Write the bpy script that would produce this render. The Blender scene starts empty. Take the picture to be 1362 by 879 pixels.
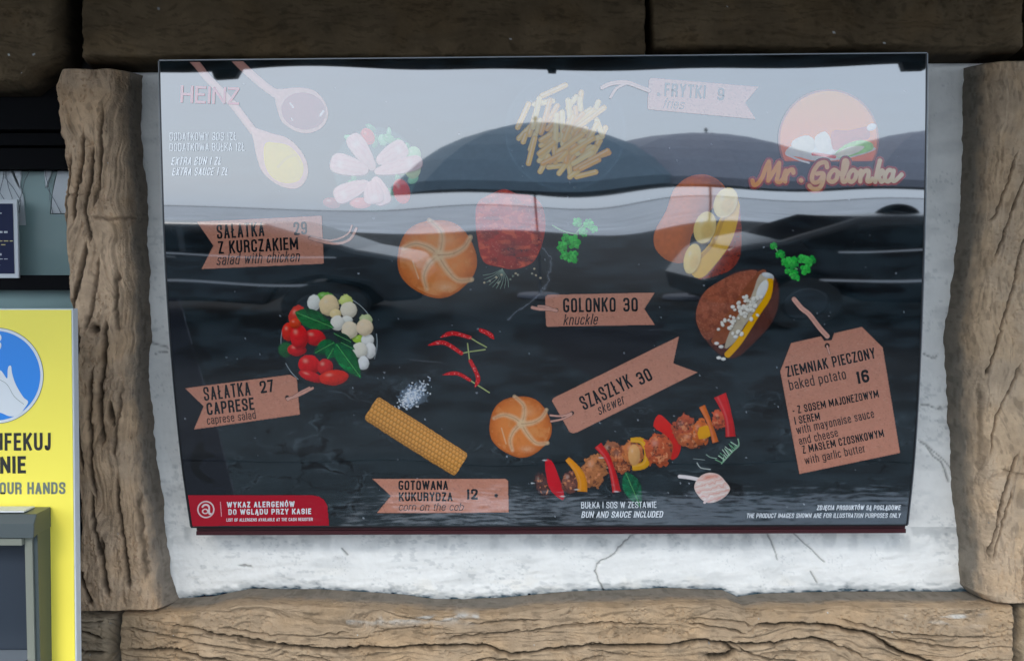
import bpy, math, random
import numpy as np

random.seed(7)
sc = bpy.context.scene
COL = sc.collection

# ------------------------------------------------------------------ camera
F = 1228.0                      # focal length in photo pixels (photo is 1362 x 879)
CAM = np.array([0.0, -1.565, 1.55])
PITCH = math.radians(2.5)
cam_d = bpy.data.cameras.new("camera")
cam_d.sensor_width = 36.0
cam_d.lens = 36.0 * F / 1362.0
cam_d.clip_start = 0.02
cam_d.clip_end = 1500
cam = bpy.data.objects.new("camera", cam_d)
COL.objects.link(cam)
cam.location = CAM.tolist()
cam.rotation_euler = (math.pi / 2 - PITCH, 0, 0)
sc.camera = cam

# ------------------------------------------------------------------ light
SUN_EL, SUN_AZ = math.radians(40), math.radians(200)   # azimuth clockwise from +Y
w = bpy.data.worlds.new("World")
sc.world = w
w.use_nodes = True
nt = w.node_tree
bgn = nt.nodes["Background"]
sky = nt.nodes.new("ShaderNodeTexSky")
sky.sky_type = 'NISHITA'
sky.sun_disc = False
sky.sun_elevation = SUN_EL
sky.sun_rotation = SUN_AZ
sky.air_density = 1.0
sky.dust_density = 3.0
mx = nt.nodes.new("ShaderNodeMix"); mx.data_type = 'RGBA'
mx.inputs[0].default_value = 0.86                      # thin even cloud over the sky
mx.inputs[7].default_value = (7.7, 9.1, 10.9, 1)
nt.links.new(sky.outputs[0], mx.inputs[6])
nt.links.new(mx.outputs[2], bgn.inputs[0])
bgn.inputs[1].default_value = 0.10
sd = bpy.data.lights.new("sun", 'SUN')
sd.energy = 0.8
sd.angle = math.radians(22)
sd.color = (1, 0.97, 0.93)
sun = bpy.data.objects.new("sun", sd)
COL.objects.link(sun)
sun.location = (-3, -8, 8)
# light travels from the sun towards the wall
sx, sy = math.sin(SUN_AZ), math.cos(SUN_AZ)
from mathutils import Vector
sun.rotation_euler = Vector((sx * math.cos(SUN_EL), sy * math.cos(SUN_EL), math.sin(SUN_EL))).to_track_quat('Z', 'Y').to_euler()
sc.view_settings.view_transform = 'Standard'
sc.view_settings.look = 'None'
sc.view_settings.gamma = 1
sc.view_settings.exposure = 1.4

# ------------------------------------------------------------------ helpers
def lin(c, k=1.0):
    c = np.asarray(c, float) / 255.0
    return np.where(c <= 0.04045, c / 12.92, ((c + 0.055) / 1.055) ** 2.4) * k

def rays(px, py):
    px = np.asarray(px, float); py = np.asarray(py, float)
    u = (px - 681) / F; v = -(py - 439.5) / F
    cp, sp = math.cos(PITCH), math.sin(PITCH)
    return np.stack([u, cp + v * sp, -sp + v * cp], -1)

def on_plane(px, py, y):
    d = rays(px, py)
    t = (y - CAM[1]) / d[..., 1]
    return CAM + d * t[..., None]

Z_TOP = float(on_plane(681, 76, 0.0)[2])
CURVE = 0.064 / 0.79 ** 2
WV = [(2.1, 7.5, .3, .00060), (8.2, 2.0, 1.3, .00040), (13.0, 9.0, 2.2, .00016),
      (5.0, 17.0, 4.0, .00020), (21.0, 5.0, 0.6, .00012), (17, 23.0, 3.0, .00008)]
def panel_y(x, z):
    t = Z_TOP - z
    y = CURVE * t * np.abs(t)
    for kx, kz, ph, a in WV:
        y = y + a * np.sin(kx * x + kz * z + ph)
    return y
def panel_n(x, z):
    t = Z_TOP - z
    dz = -2 * CURVE * np.abs(t); dx = 0 * x
    for kx, kz, ph, a in WV:
        c = a * np.cos(kx * x + kz * z + ph)
        dx = dx + kx * c; dz = dz + kz * c
    n = np.stack([dx, -np.ones_like(dx), dz], -1)
    return n / np.linalg.norm(n, axis=-1, keepdims=True)
def panel_p(px, py, lift=0.0):
    d = rays(px, py)
    y = np.zeros(d.shape[:-1])
    for _ in range(10):
        t = (y - CAM[1]) / d[..., 1]
        P = CAM + d * t[..., None]
        y = panel_y(P[..., 0], P[..., 2])
    t = (y - CAM[1]) / d[..., 1]
    P = CAM + d * t[..., None]
    n = panel_n(P[..., 0], P[..., 2])
    return P + n * lift, n

def hash2(ix, iy, s):
    h = (ix.astype(np.int64) * 374761393 + iy.astype(np.int64) * 668265263 + s * 1442695041) & 0xffffffff
    h = ((h ^ (h >> 13)) * 1274126177) & 0xffffffff
    return ((h ^ (h >> 16)) & 0xffffff) / float(0xffffff)
def vn(x, y, s=0):
    x = np.asarray(x, float); y = np.asarray(y, float)
    ix, iy = np.floor(x), np.floor(y)
    fx, fy = x - ix, y - iy
    fx = fx * fx * fx * (fx * (fx * 6 - 15) + 10); fy = fy * fy * fy * (fy * (fy * 6 - 15) + 10)
    a = hash2(ix, iy, s); b = hash2(ix + 1, iy, s); c = hash2(ix, iy + 1, s); d = hash2(ix + 1, iy + 1, s)
    return (a * (1 - fx) + b * fx) * (1 - fy) + (c * (1 - fx) + d * fx) * fy
def fbm(x, y, o=4, s=0):
    r = 0; a = .5; tot = 0
    for i in range(o):
        r = r + a * vn(x, y, s + i * 17); tot += a
        x = x * 2.03 + 5.1; y = y * 2.03 + 1.7; a *= .5
    return r / tot
def sstep(a, b, x):
    t = np.clip((x - a) / (b - a), 0, 1)
    return t * t * (3 - 2 * t)

def seg_d(X, Y, ax, ay, bx, by):
    dx, dy = bx - ax, by - ay
    L = dx * dx + dy * dy + 1e-9
    t = np.clip(((X - ax) * dx + (Y - ay) * dy) / L, 0, 1)
    return np.hypot(X - ax - t * dx, Y - ay - t * dy), t
def line_d(X, Y, pts):
    """distance to a polyline and 0..1 run along it"""
    best = np.full(X.shape, 1e9); run = np.zeros(X.shape)
    n = len(pts) - 1
    for i in range(n):
        d, t = seg_d(X, Y, *pts[i], *pts[i + 1])
        m = d < best
        best = np.where(m, d, best); run = np.where(m, (i + t) / n, run)
    return best, run
def poly_d(X, Y, pts):
    """signed distance, negative inside"""
    d = np.full(X.shape, 1e9); ins = np.zeros(X.shape, bool)
    n = len(pts)
    for i in range(n):
        ax, ay = pts[i]; bx, by = pts[(i + 1) % n]
        e, _ = seg_d(X, Y, ax, ay, bx, by)
        d = np.minimum(d, e)
        if ay != by:
            c = ((ay > Y) != (by > Y)) & (X < (bx - ax) * (Y - ay) / (by - ay) + ax)
            ins ^= c
    return np.where(ins, -d, d)
def smooth(pts, n=6, closed=False):
    """Catmull-Rom through points"""
    P = [np.array(p, float) for p in pts]
    out = []
    N = len(P)
    rng = range(N if closed else N - 1)
    for i in rng:
        if closed:
            a, b, c, d = P[(i - 1) % N], P[i], P[(i + 1) % N], P[(i + 2) % N]
        else:
            a, b, c, d = P[max(i - 1, 0)], P[i], P[i + 1], P[min(i + 2, N - 1)]
        for k in range(n):
            t = k / n
            out.append(tuple(.5 * ((2 * b) + (c - a) * t + (2 * a - 5 * b + 4 * c - d) * t * t + (3 * b - a - 3 * c + d) * t ** 3)))
    if not closed:
        out.append(tuple(P[-1]))
    return out

# ------------------------------------------------------------------ object helpers
def tag(o, label=None, cat=None, group=None, kind=None):
    if label: o['label'] = label
    if cat: o['category'] = cat
    if group: o['group'] = group
    if kind: o['kind'] = kind
    return o
def empty(name, loc, label, cat, group=None):
    o = bpy.data.objects.new(name, None)
    COL.objects.link(o); o.location = loc; o.empty_display_size = .1
    tag(o, label, cat, group)
    return o
def link(name, me, mat, parent=None):
    o = bpy.data.objects.new(name, me)
    COL.objects.link(o)
    if mat is not None and len(me.materials) == 0: me.materials.append(mat)
    if parent is not None:
        o.parent = parent
        q = parent; off = Vector((0, 0, 0))
        while q is not None:
            off += Vector(q.location); q = q.parent
        o.location = -off            # mesh data is in world coordinates
    return o
def np_mesh(name, V, Fc, smoothf=True, cols=None, attr="Col"):
    V = np.ascontiguousarray(V, np.float32); Fc = np.ascontiguousarray(Fc, np.int32)
    me = bpy.data.meshes.new(name)
    me.vertices.add(len(V)); me.vertices.foreach_set("co", V.ravel())
    k = Fc.shape[1]
    me.loops.add(Fc.size); me.loops.foreach_set("vertex_index", Fc.ravel())
    me.polygons.add(len(Fc)); me.polygons.foreach_set("loop_start", np.arange(0, Fc.size, k, dtype=np.int32))
    me.polygons.foreach_set("use_smooth", np.full(len(Fc), smoothf))
    me.update(calc_edges=True)
    if cols is not None:
        a = me.color_attributes.new(attr, 'FLOAT_COLOR', 'POINT')
        c = np.ones((len(V), 4), np.float32); c[:, :cols.shape[1]] = cols
        a.data.foreach_set("color", c.ravel())
    return me
def grid_mesh(name, P, cols=None, fmask=None, flip=False):
    """P (H,W,3) with rows downwards in the photo: faces look towards -Y"""
    H, W = P.shape[:2]
    idx = np.arange(H * W).reshape(H, W)
    a, b, c, d = idx[:-1, :-1], idx[1:, :-1], idx[1:, 1:], idx[:-1, 1:]
    Fc = np.stack([a, b, c, d], -1)
    Fc = Fc[fmask] if fmask is not None else Fc.reshape(-1, 4)
    if flip: Fc = Fc[:, ::-1]
    used = np.zeros(H * W, bool); used[Fc.ravel()] = True
    remap = np.cumsum(used) - 1
    V = P.reshape(-1, 3)[used]
    C = cols.reshape(H * W, -1)[used] if cols is not None else None
    return np_mesh(name, V, remap[Fc], True, C)
def join_geo(parts):
    Vs, Fs, o = [], [], 0
    for V, Fc in parts:
        Vs.append(V); Fs.append(Fc + o); o += len(V)
    return np.concatenate(Vs), np.concatenate(Fs)
def box_geo(x0, x1, y0, y1, z0, z1):
    V = np.array([(x, y, z) for x in (x0, x1) for y in (y0, y1) for z in (z0, z1)], float)
    Fc = np.array([(0, 1, 3, 2), (4, 6, 7, 5), (0, 4, 5, 1), (2, 3, 7, 6), (0, 2, 6, 4), (1, 5, 7, 3)])
    return V, Fc
def box(name, b, mat, parent=None, bevel=0.0):
    V, Fc = box_geo(*b)
    me = np_mesh(name, V, Fc, False)
    o = link(name, me, mat, parent)
    if bevel:
        m = o.modifiers.new("bevel", 'BEVEL'); m.width = bevel; m.segments = 2; m.limit_method = 'NONE'
    return o
def boxes(name, bs, mat, parent=None):
    V, Fc = join_geo([box_geo(*b) for b in bs])
    return link(name, np_mesh(name, V, Fc, False), mat, parent)
def tube_geo(p0, p1, r0, r1=None, n=12):
    r1 = r0 if r1 is None else r1
    p0 = np.array(p0, float); p1 = np.array(p1, float)
    d = (p1 - p0) / np.linalg.norm(p1 - p0)
    a = np.cross(d, [0, 0, 1] if abs(d[2]) < .9 else [1, 0, 0]); a /= np.linalg.norm(a); b = np.cross(d, a)
    th = np.linspace(0, 2 * math.pi, n, endpoint=False)
    ring = np.cos(th)[:, None] * a + np.sin(th)[:, None] * b
    V = np.concatenate([p0 + ring * r0, p1 + ring * r1, [p0], [p1]])
    Fc = []
    for i in range(n):
        j = (i + 1) % n
        Fc.append((i, j, n + j, n + i)); Fc.append((2 * n, j, i, i)); Fc.append((2 * n + 1, n + i, n + j, n + j))
    return V, Fc
def tubes(name, ts, mat, parent=None, sm=True):
    import bmesh
    bm = bmesh.new()
    for t in ts:
        V, Fc = tube_geo(*t)
        vs = [bm.verts.new(v) for v in V]
        for f in Fc:
            ids = list(dict.fromkeys(f))
            bm.faces.new([vs[i] for i in ids]).smooth = sm and len(ids) == 4
    me = bpy.data.meshes.new(name); bm.to_mesh(me); bm.free()
    return link(name, me, mat, parent)
def prism(name, pts, axis, a0, a1, mat, parent=None, bevel=0):
    """polygon extruded along an axis ('y' : pts are x,z ; 'x' : pts are y,z ; 'z' : x,y)"""
    import bmesh
    bm = bmesh.new()
    def mk(p, a):
        return {'y': (p[0], a, p[1]), 'x': (a, p[0], p[1]), 'z': (p[0], p[1], a)}[axis]
    A = [bm.verts.new(mk(p, a0)) for p in pts]; B = [bm.verts.new(mk(p, a1)) for p in pts]
    bm.faces.new(A); bm.faces.new(B[::-1])
    for i in range(len(pts)):
        j = (i + 1) % len(pts)
        bm.faces.new((A[j], A[i], B[i], B[j]))
    bmesh.ops.recalc_face_normals(bm, faces=bm.faces)
    me = bpy.data.meshes.new(name); bm.to_mesh(me); bm.free()
    o = link(name, me, mat, parent)
    if bevel:
        m = o.modifiers.new("bevel", 'BEVEL'); m.width = bevel; m.segments = 2; m.limit_method = 'ANGLE'
    return o

# ------------------------------------------------------------------ materials
def newmat(name):
    m = bpy.data.materials.new(name); m.use_nodes = True
    return m, m.node_tree, m.node_tree.nodes["Principled BSDF"]
GLOSS_IOR = 1.98
def glossy_print(name, color=None, rough=.025):
    m, t, b = newmat(name)
    if color is None:
        a = t.nodes.new("ShaderNodeVertexColor"); a.layer_name = "Col"
        t.links.new(a.outputs[0], b.inputs["Base Color"])
    else:
        b.inputs["Base Color"].default_value = (*[float(v) for v in color], 1)
    b.inputs["Roughness"].default_value = rough
    b.inputs["IOR"].default_value = GLOSS_IOR
    b.inputs["Coat Weight"].default_value = 1.0
    b.inputs["Coat Roughness"].default_value = rough
    b.inputs["Coat IOR"].default_value = GLOSS_IOR
    return m
def plain(name, color, rough=.6, metal=0, noise=0.0, scale=20, bump=0.0, bscale=60, spec=.5):
    m, t, b = newmat(name)
    col = [float(v) for v in color]
    b.inputs["Roughness"].default_value = rough
    b.inputs["Metallic"].default_value = metal
    b.inputs["Specular IOR Level"].default_value = spec
    tc = t.nodes.new("ShaderNodeTexCoord")
    if noise:
        n = t.nodes.new("ShaderNodeTexNoise"); n.inputs["Scale"].default_value = scale; n.inputs["Detail"].default_value = 6
        t.links.new(tc.outputs["Object"], n.inputs["Vector"])
        r = t.nodes.new("ShaderNodeMapRange"); r.inputs["From Min"].default_value = .3; r.inputs["From Max"].default_value = .7
        r.inputs["To Min"].default_value = 1 - noise; r.inputs["To Max"].default_value = 1 + noise
        t.links.new(n.outputs["Fac"], r.inputs["Value"])
        mu = t.nodes.new("ShaderNodeVectorMath"); mu.operation = 'SCALE'; mu.inputs[0].default_value = col
        t.links.new(r.outputs[0], mu.inputs["Scale"]); t.links.new(mu.outputs[0], b.inputs["Base Color"])
    else:
        b.inputs["Base Color"].default_value = (*col, 1)
    if bump:
        n2 = t.nodes.new("ShaderNodeTexNoise"); n2.inputs["Scale"].default_value = bscale; n2.inputs["Detail"].default_value = 5
        t.links.new(tc.outputs["Object"], n2.inputs["Vector"])
        bp = t.nodes.new("ShaderNodeBump"); bp.inputs["Strength"].default_value = bump; bp.inputs["Distance"].default_value = .003
        t.links.new(n2.outputs["Fac"], bp.inputs["Height"]); t.links.new(bp.outputs[0], b.inputs["Normal"])
    return m
def vc_mat(name, rough=.85, bump=.3, bscale=220, noise=.12, nscale=30, spec=.25):
    """vertex colour (paint and dirt) times grain noise, with fine bump"""
    m, t, b = newmat(name)
    a = t.nodes.new("ShaderNodeVertexColor"); a.layer_name = "Col"
    tc = t.nodes.new("ShaderNodeTexCoord")
    n = t.nodes.new("ShaderNodeTexNoise"); n.inputs["Scale"].default_value = nscale; n.inputs["Detail"].default_value = 8
    n.inputs["Roughness"].default_value = .65
    t.links.new(tc.outputs["Object"], n.inputs["Vector"])
    r = t.nodes.new("ShaderNodeMapRange"); r.inputs["From Min"].default_value = .3; r.inputs["From Max"].default_value = .7
    r.inputs["To Min"].default_value = 1 - noise; r.inputs["To Max"].default_value = 1 + noise
    t.links.new(n.outputs["Fac"], r.inputs["Value"])
    mu = t.nodes.new("ShaderNodeVectorMath"); mu.operation = 'SCALE'
    t.links.new(a.outputs[0], mu.inputs[0]); t.links.new(r.outputs[0], mu.inputs["Scale"])
    t.links.new(mu.outputs[0], b.inputs["Base Color"])
    n2 = t.nodes.new("ShaderNodeTexNoise"); n2.inputs["Scale"].default_value = bscale; n2.inputs["Detail"].default_value = 6
    t.links.new(tc.outputs["Object"], n2.inputs["Vector"])
    bp = t.nodes.new("ShaderNodeBump"); bp.inputs["Strength"].default_value = bump; bp.inputs["Distance"].default_value = .002
    t.links.new(n2.outputs["Fac"], bp.inputs["Height"]); t.links.new(bp.outputs[0], b.inputs["Normal"])
    b.inputs["Roughness"].default_value = rough; b.inputs["Specular IOR Level"].default_value = spec
    return m

M_print = glossy_print("print_art")
M_stone = vc_mat("carved_stone", .9, .75, 320, .18, 40)
M_stone_dark = vc_mat("carved_stone_dark", .95, .45, 200, .3, 14, .1)
M_plaster = vc_mat("white_plaster", .9, .35, 180, .05, 16)
M_black_metal = plain("black_metal", (.012, .012, .013), .35)
M_edge_metal = plain("edge_metal", (.22, .23, .24), .35, .8)
M_maroon = plain("maroon_rail", lin((62, 22, 26)), .35)
M_ink = glossy_print("black_ink", (.006, .006, .007))
M_ink_soft = glossy_print("brown_ink", lin((74, 50, 44)))
M_white_ink = glossy_print("white_ink", (.80, .81, .82))
M_mortar = plain("dark_mortar", (.05, .048, .045), .95, noise=.3, bump=.5)

# =================================================================== SETTING: ground
def sheet(name, x0, x1, y0, y1, z, mat, nx=1, ny=1):
    xs = np.linspace(x0, x1, nx + 1); ys = np.linspace(y0, y1, ny + 1)
    X, Y = np.meshgrid(xs, ys)
    P = np.stack([X, Y, np.full(X.shape, z)], -1)
    o = link(name, grid_mesh(name, P, flip=True), mat)
    o.data.flip_normals()
    return o
M_asphalt = plain("asphalt", (.017, .019, .021), .85, spec=.15, noise=.45, scale=1.3, bump=.3)
M_square = plain("pale_square", (.50, .52, .55), .8, noise=.35, scale=.25)
M_slab, t_, b_ = newmat("wet_slab")
N_ = t_.nodes.new; K_ = t_.links.new
tc_ = N_("ShaderNodeTexCoord"); mp_ = N_("ShaderNodeMapping"); mp_.inputs["Scale"].default_value = (4.0, 15.0, 1)
K_(tc_.outputs["Object"], mp_.inputs[0])
n_1 = N_("ShaderNodeTexNoise"); n_1.inputs["Scale"].default_value = 2.6; n_1.inputs["Detail"].default_value = 9; n_1.inputs["Roughness"].default_value = .72
K_(mp_.outputs[0], n_1.inputs["Vector"])
n_2 = N_("ShaderNodeTexNoise"); n_2.inputs["Scale"].default_value = 1.6; n_2.inputs["Detail"].default_value = 3
K_(tc_.outputs["Object"], n_2.inputs["Vector"])
sx_n = N_("ShaderNodeSeparateXYZ"); K_(tc_.outputs["Object"], sx_n.inputs[0])
def mrange(src, a0, a1, b0, b1):
    m = N_("ShaderNodeMapRange"); m.clamp = True
    for k_, v_ in zip(("From Min", "From Max", "To Min", "To Max"), (a0, a1, b0, b1)): m.inputs[k_].default_value = v_
    K_(src, m.inputs["Value"]); return m.outputs[0]
def madd(p, q_):
    m = N_("ShaderNodeMath"); m.operation = 'ADD'; K_(p, m.inputs[0]); K_(q_, m.inputs[1]); return m.outputs[0]
f_ = madd(n_1.outputs["Fac"], mrange(sx_n.outputs[0], -1.05, -.45, -.30, 0))      # the puddled, worn part lies to the right
f_ = madd(f_, mrange(sx_n.outputs[1], -2.22, -1.86, -.24, .03))                       # and close to the wall
f_ = madd(f_, mrange(n_2.outputs["Fac"], .3, .7, -.07, .07))
w_ = mrange(f_, .46, .56, 0, 1)
mc = N_("ShaderNodeMix"); mc.data_type = 'RGBA'; K_(w_, mc.inputs[0]); mc.inputs[6].default_value = (.018, .02, .022, 1); mc.inputs[7].default_value = (.17, .20, .235, 1)
K_(mc.outputs[2], b_.inputs["Base Color"]); K_(mrange(w_, 0, 1, .9, .12), b_.inputs["Roughness"]); K_(mrange(w_, 0, 1, .1, .5), b_.inputs["Specular IOR Level"])
bp_ = N_("ShaderNodeBump"); bp_.inputs["Strength"].default_value = .5; bp_.inputs["Distance"].default_value = .01
K_(n_1.outputs["Fac"], bp_.inputs["Height"]); K_(bp_.outputs[0], b_.inputs["Normal"])
g = sheet("ground", -400, 400, -600, 20, 0, M_asphalt); tag(g, "dark asphalt street in front of the menu board", kind='structure')
g = sheet("paved_square", -200, 200, -400, -37, .004, M_square); tag(g, "pale paved square beyond the street", kind='structure')

# =================================================================== FACADE
WALL_Y = 0.14
FRONT_Y = 0.062
facade = empty("building_facade", (0, WALL_Y, 0), "half timbered facade of white plaster between carved brown stone posts and beams", "building")

# ---- plaster
pl_bot = [(180, 800), (244, 796), (285, 793), (335, 783), (376, 784), (426, 784), (490, 788), (535, 791), (580, 797), (617, 797), (671, 795), (755, 787),
          (830, 785), (880, 782), (960, 785), (980, 794), (1010, 790), (1105, 787), (1210, 787), (1300, 785)]
pcols = np.arange(150, 1330, 1.3)
prow = np.concatenate([np.arange(60, 690, 2.6), np.arange(690, 812, 1.0)])
X, Y = np.meshgrid(pcols, prow)
h = (fbm(X / 38, Y / 38, 4, 3) - .5) * .006 + (fbm(X / 7, Y / 9, 3, 8) - .5) * .0016
# trowel marks
h += (fbm(X / 60, Y / 9 + X / 90, 3, 21) - .5) * .0022
crk = np.zeros(X.shape)
cracks = [([(846, 706), (838, 712), (831, 720), (822, 728), (818, 735), (806, 743), (794, 749), (792, 760), (795, 771), (801, 780), (806, 797)], 1.0),
          ([(1052, 706), (1060, 713), (1070, 723), (1080, 731), (1090, 742), (1096, 747)], .8),
          ([(1078, 760), (1084, 770), (1087, 775)], .9),
          ([(1221, 540), (1232, 537), (1245, 543), (1262, 541)], 1.0),
          ([(1222, 586), (1232, 592), (1241, 606), (1252, 614), (1259, 630), (1262, 640)], 1.3),
          ([(1226, 588), (1244, 602), (1256, 612), (1264, 622)], .9),
          ([(1228, 470), (1240, 476), (1248, 472)], 1.0),
          ([(455, 730), (462, 738)], 1.2), ([(319, 752), (333, 753)], 1.4), ([(196, 455), (222, 462)], 1.2), ([(205, 470), (230, 466)], .8),
          ([(1022, 712), (1030, 730), (1034, 744)], .9)]
jit = (fbm(X / 5, Y / 5, 2, 31) - .5) * 3
for pts, wd in cracks:
    d, _ = line_d(X + jit, Y + jit, pts)
    crk = np.maximum(crk, np.exp(-(d / wd) ** 2))
h -= crk * .004
hz = Y / 1.0
# the plaster thickens softly where it meets the beam below
yb = np.interp(X, [p[0] for p in pl_bot], [p[1] for p in pl_bot])
P = on_plane(X, Y, WALL_Y)
P[..., 1] -= h
base = lin((238, 235, 228))
col = np.ones(X.shape + (3,)) * base
# grey grime and streaks, plus greyer areas below the board and at left
gr = sstep(.52, .78, fbm(X / 55, Y / 22, 4, 41)) * .12
gr += sstep(.6, .75, fbm(X / 9, Y / 5, 3, 47)) * .18 * sstep(.45, .65, fbm(X / 80, Y / 60, 2, 49))
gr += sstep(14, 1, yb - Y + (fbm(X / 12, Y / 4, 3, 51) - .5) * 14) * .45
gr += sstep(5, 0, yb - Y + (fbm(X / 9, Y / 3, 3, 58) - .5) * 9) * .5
gr += sstep(40, 0, Y - 706) * sstep(.4, .7, fbm(X / 14, Y / 16, 3, 53)) * .25 * (Y > 700)  # patchy grey fading out downwards from the board's lower edge
gr += sstep(240, 190, X) * .10 + sstep(14, 0, 232 - X) * 0  # slightly greyer towards the left end
spk = sstep(.80, .9, vn(X / 2.2, Y / 2.2, 61)) * sstep(.5, .7, fbm(X / 30, Y / 30, 2, 63))
gr += spk * .16
ylw = sstep(.6, .8, fbm(X / 40, Y / 18, 3, 71)) * .35 * sstep(740, 790, Y)
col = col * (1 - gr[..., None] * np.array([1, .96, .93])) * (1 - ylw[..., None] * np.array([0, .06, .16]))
col = col * (1 - .58 * crk[..., None])
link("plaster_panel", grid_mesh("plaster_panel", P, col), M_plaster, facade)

# ---- carved stone members as relief
def relief(name, L, R, y0, y1, step, vertical, seed, depth, parent, mat, colr, sidecol=(112, 110, 104), grooves=(), amp=1.0,
           side=(18, 18), holes=(), tops=None, plane=WALL_Y, colfn=None, edge_round=None, label=None):
    """L,R: outline as [(row, x)], member between them from row y0 to y1 (photo px traced on the wall plane)"""
    ys = np.arange(y0, y1 + step, step)
    if not vertical: ys = np.concatenate([np.arange(y0, y0 + 5, .16), np.arange(y0 + 5, y1 + step, step)])
    xl = np.interp(ys, [p[0] for p in L], [p[1] for p in L]); xr = np.interp(ys, [p[0] for p in R], [p[1] for p in R])
    xl = xl + (fbm(ys / 18, ys * 0 + seed, 3, seed) - .5) * 5; xr = xr + (fbm(ys / 18, ys * 0 + seed + 9, 3, seed + 5) - .5) * 5
    W = int((xr - xl).max() / step) + 2
    s = np.linspace(0, 1, W)
    X = xl[:, None] + (xr - xl)[:, None] * s[None]; Y = np.repeat(ys[:, None], W, 1)
    if tops is not None:                       # uneven upper / lower ends
        tp = np.interp(X[0], *tops[0]); bt = np.interp(X[-1], *tops[1])
        v = (Y - y0) / (y1 - y0)
        Y = tp[None] * (1 - v) + bt[None] * v
    dl = X - X[:, :1]; dr = X[:, -1:] - X
    dt = Y - Y[:1]; db = Y[-1:] - Y
    er = edge_round or (6, 6)
    prof = np.sqrt(np.clip(1 - (1 - np.clip(dl / side[0], 0, 1)) ** 2.2, 0, 1)) * np.sqrt(np.clip(1 - (1 - np.clip(dr / side[1], 0, 1)) ** 2.2, 0, 1))
    prof *= np.sqrt(np.clip(1 - (1 - np.clip(dt / er[0], 0, 1)) ** 2, 0, 1)) * np.sqrt(np.clip(1 - (1 - np.clip(db / er[1], 0, 1)) ** 2, 0, 1))
    a, c = (Y, X) if vertical else (X, Y)      # a along the grain, c across
    warp = (fbm(a / 120, c / 60, 3, seed + 1) - .5) * 46 + (fbm(a / 40, c / 30, 2, seed + 2) - .5) * 9
    e_ = depth * 720 * prof
    rel = (c - c.min()) / (c.max() - c.min()) if not vertical else s[None] * np.ones_like(c)
    c = c + np.where(rel < .5, e_, 2 * depth * 720 - e_)     # run the grain round the flanks too
    q = c + warp
    def saw(ph):
        f = ph - np.floor(ph)
        return np.where(f < .82, f / .82, (1 - f) / .18)
    h = (saw(q / 23.0) - .5) * .0046 * sstep(.25, .6, fbm(a / 90, q / 25, 2, seed + 3))
    h += (saw(q / 7.3 + .3) - .5) * .0017 * sstep(.42, .62, fbm(a / 70, q / 18, 2, seed + 4))
    h += (fbm(a / 26, q / 3.2, 4, seed + 6) - .5) * .0034
    h += (fbm(a / 9, q / 7, 4, seed + 7) - .5) * .0032
    h += (fbm(a / 55, c / 34, 2, seed + 8) - .5) * .016
    pit = sstep(.66, .8, vn(a / 3.4, c / 2.6, seed + 9)) * sstep(.46, .62, fbm(a / 45, c / 28, 2, seed + 10))
    h -= pit * .0028
    h *= amp
    gk = np.zeros(X.shape)
    jx = (fbm(X / 8, Y / 8, 2, seed + 11) - .5) * 4
    for pts, wd, dp in grooves:
        pts = smooth(pts, 3)
        x0b, x1b = min(p[0] for p in pts) - 14, max(p[0] for p in pts) + 14
        y0b, y1b = min(p[1] for p in pts) - 14, max(p[1] for p in pts) + 14
        mk = (X > x0b) & (X < x1b) & (Y > y0b) & (Y < y1b)
        if not mk.any(): continue
        d, run = line_d(X[mk], (Y + jx)[mk] if not vertical else Y[mk], pts) if not vertical else line_d((X + jx)[mk], Y[mk], pts)
        tp = np.clip(np.minimum(run, 1 - run) * 8, .25, 1)
        e = np.exp(-(d / (wd * tp)) ** 2)
        hh = h[mk]; h[mk] = hh - e * dp * tp + np.exp(-((d - wd * 2.2) / (wd * 1.8)) ** 2) * dp * .22
        gk[mk] = np.maximum(gk[mk], e * tp * min(1, dp / .008))
    for (hx, hy, rx, ry) in holes:
        e = np.exp(-(((X - hx) / rx) ** 2 + ((Y - hy) / ry) ** 2) ** 1.5)
        h -= e * .02; gk = np.maximum(gk, e)
    D = depth * prof + h * sstep(.0, .5, prof)
    P = on_plane(X, Y, plane)
    # the traced outline is where the member meets the wall; relief comes towards the street
    P[..., 1] -= D
    base = np.ones(X.shape + (3,)) * lin(colr)
    tone = fbm(a / 60, c / 25, 4, seed + 12)
    base *= (0.82 + .36 * tone)[..., None]
    warm = sstep(.45, .7, fbm(a / 50, c / 50, 3, seed + 13))
    base *= 1 + warm[..., None] * np.array([.05, .01, -.05])
    # grey cement left on the flanks
    sidem = 1 - sstep(.45, .85, prof + (fbm(c / 9, a / 14, 3, seed + 14) - .5) * .25)
    base = base * (1 - sidem[..., None] * .75) + lin(sidecol) * (sidem[..., None] * .75)
    base *= (1 - .8 * gk)[..., None]
    dirt = sstep(.58, .74, fbm(a / 14, q / 3.5, 3, seed + 15)) * .28
    base *= (1 - dirt)[..., None]
    rsp = np.random.RandomState(seed)
    for _ in range(16):
        i_, j_ = rsp.randint(4, X.shape[0] - 4), rsp.randint(4, X.shape[1] - 4)
        if prof[i_, j_] > .7: base[i_:i_ + rsp.randint(1, 3), j_:j_ + rsp.randint(1, 3)] = lin((205, 205, 200)) * rsp.uniform(.3, 1)
    if colfn is not None: base = colfn(X, Y, base)
    # close the piece back to the wall
    back = P.copy()
    o = link(name, grid_mesh(name, P, base), mat, parent)
    if label: o['label'] = label
    return o

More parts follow.
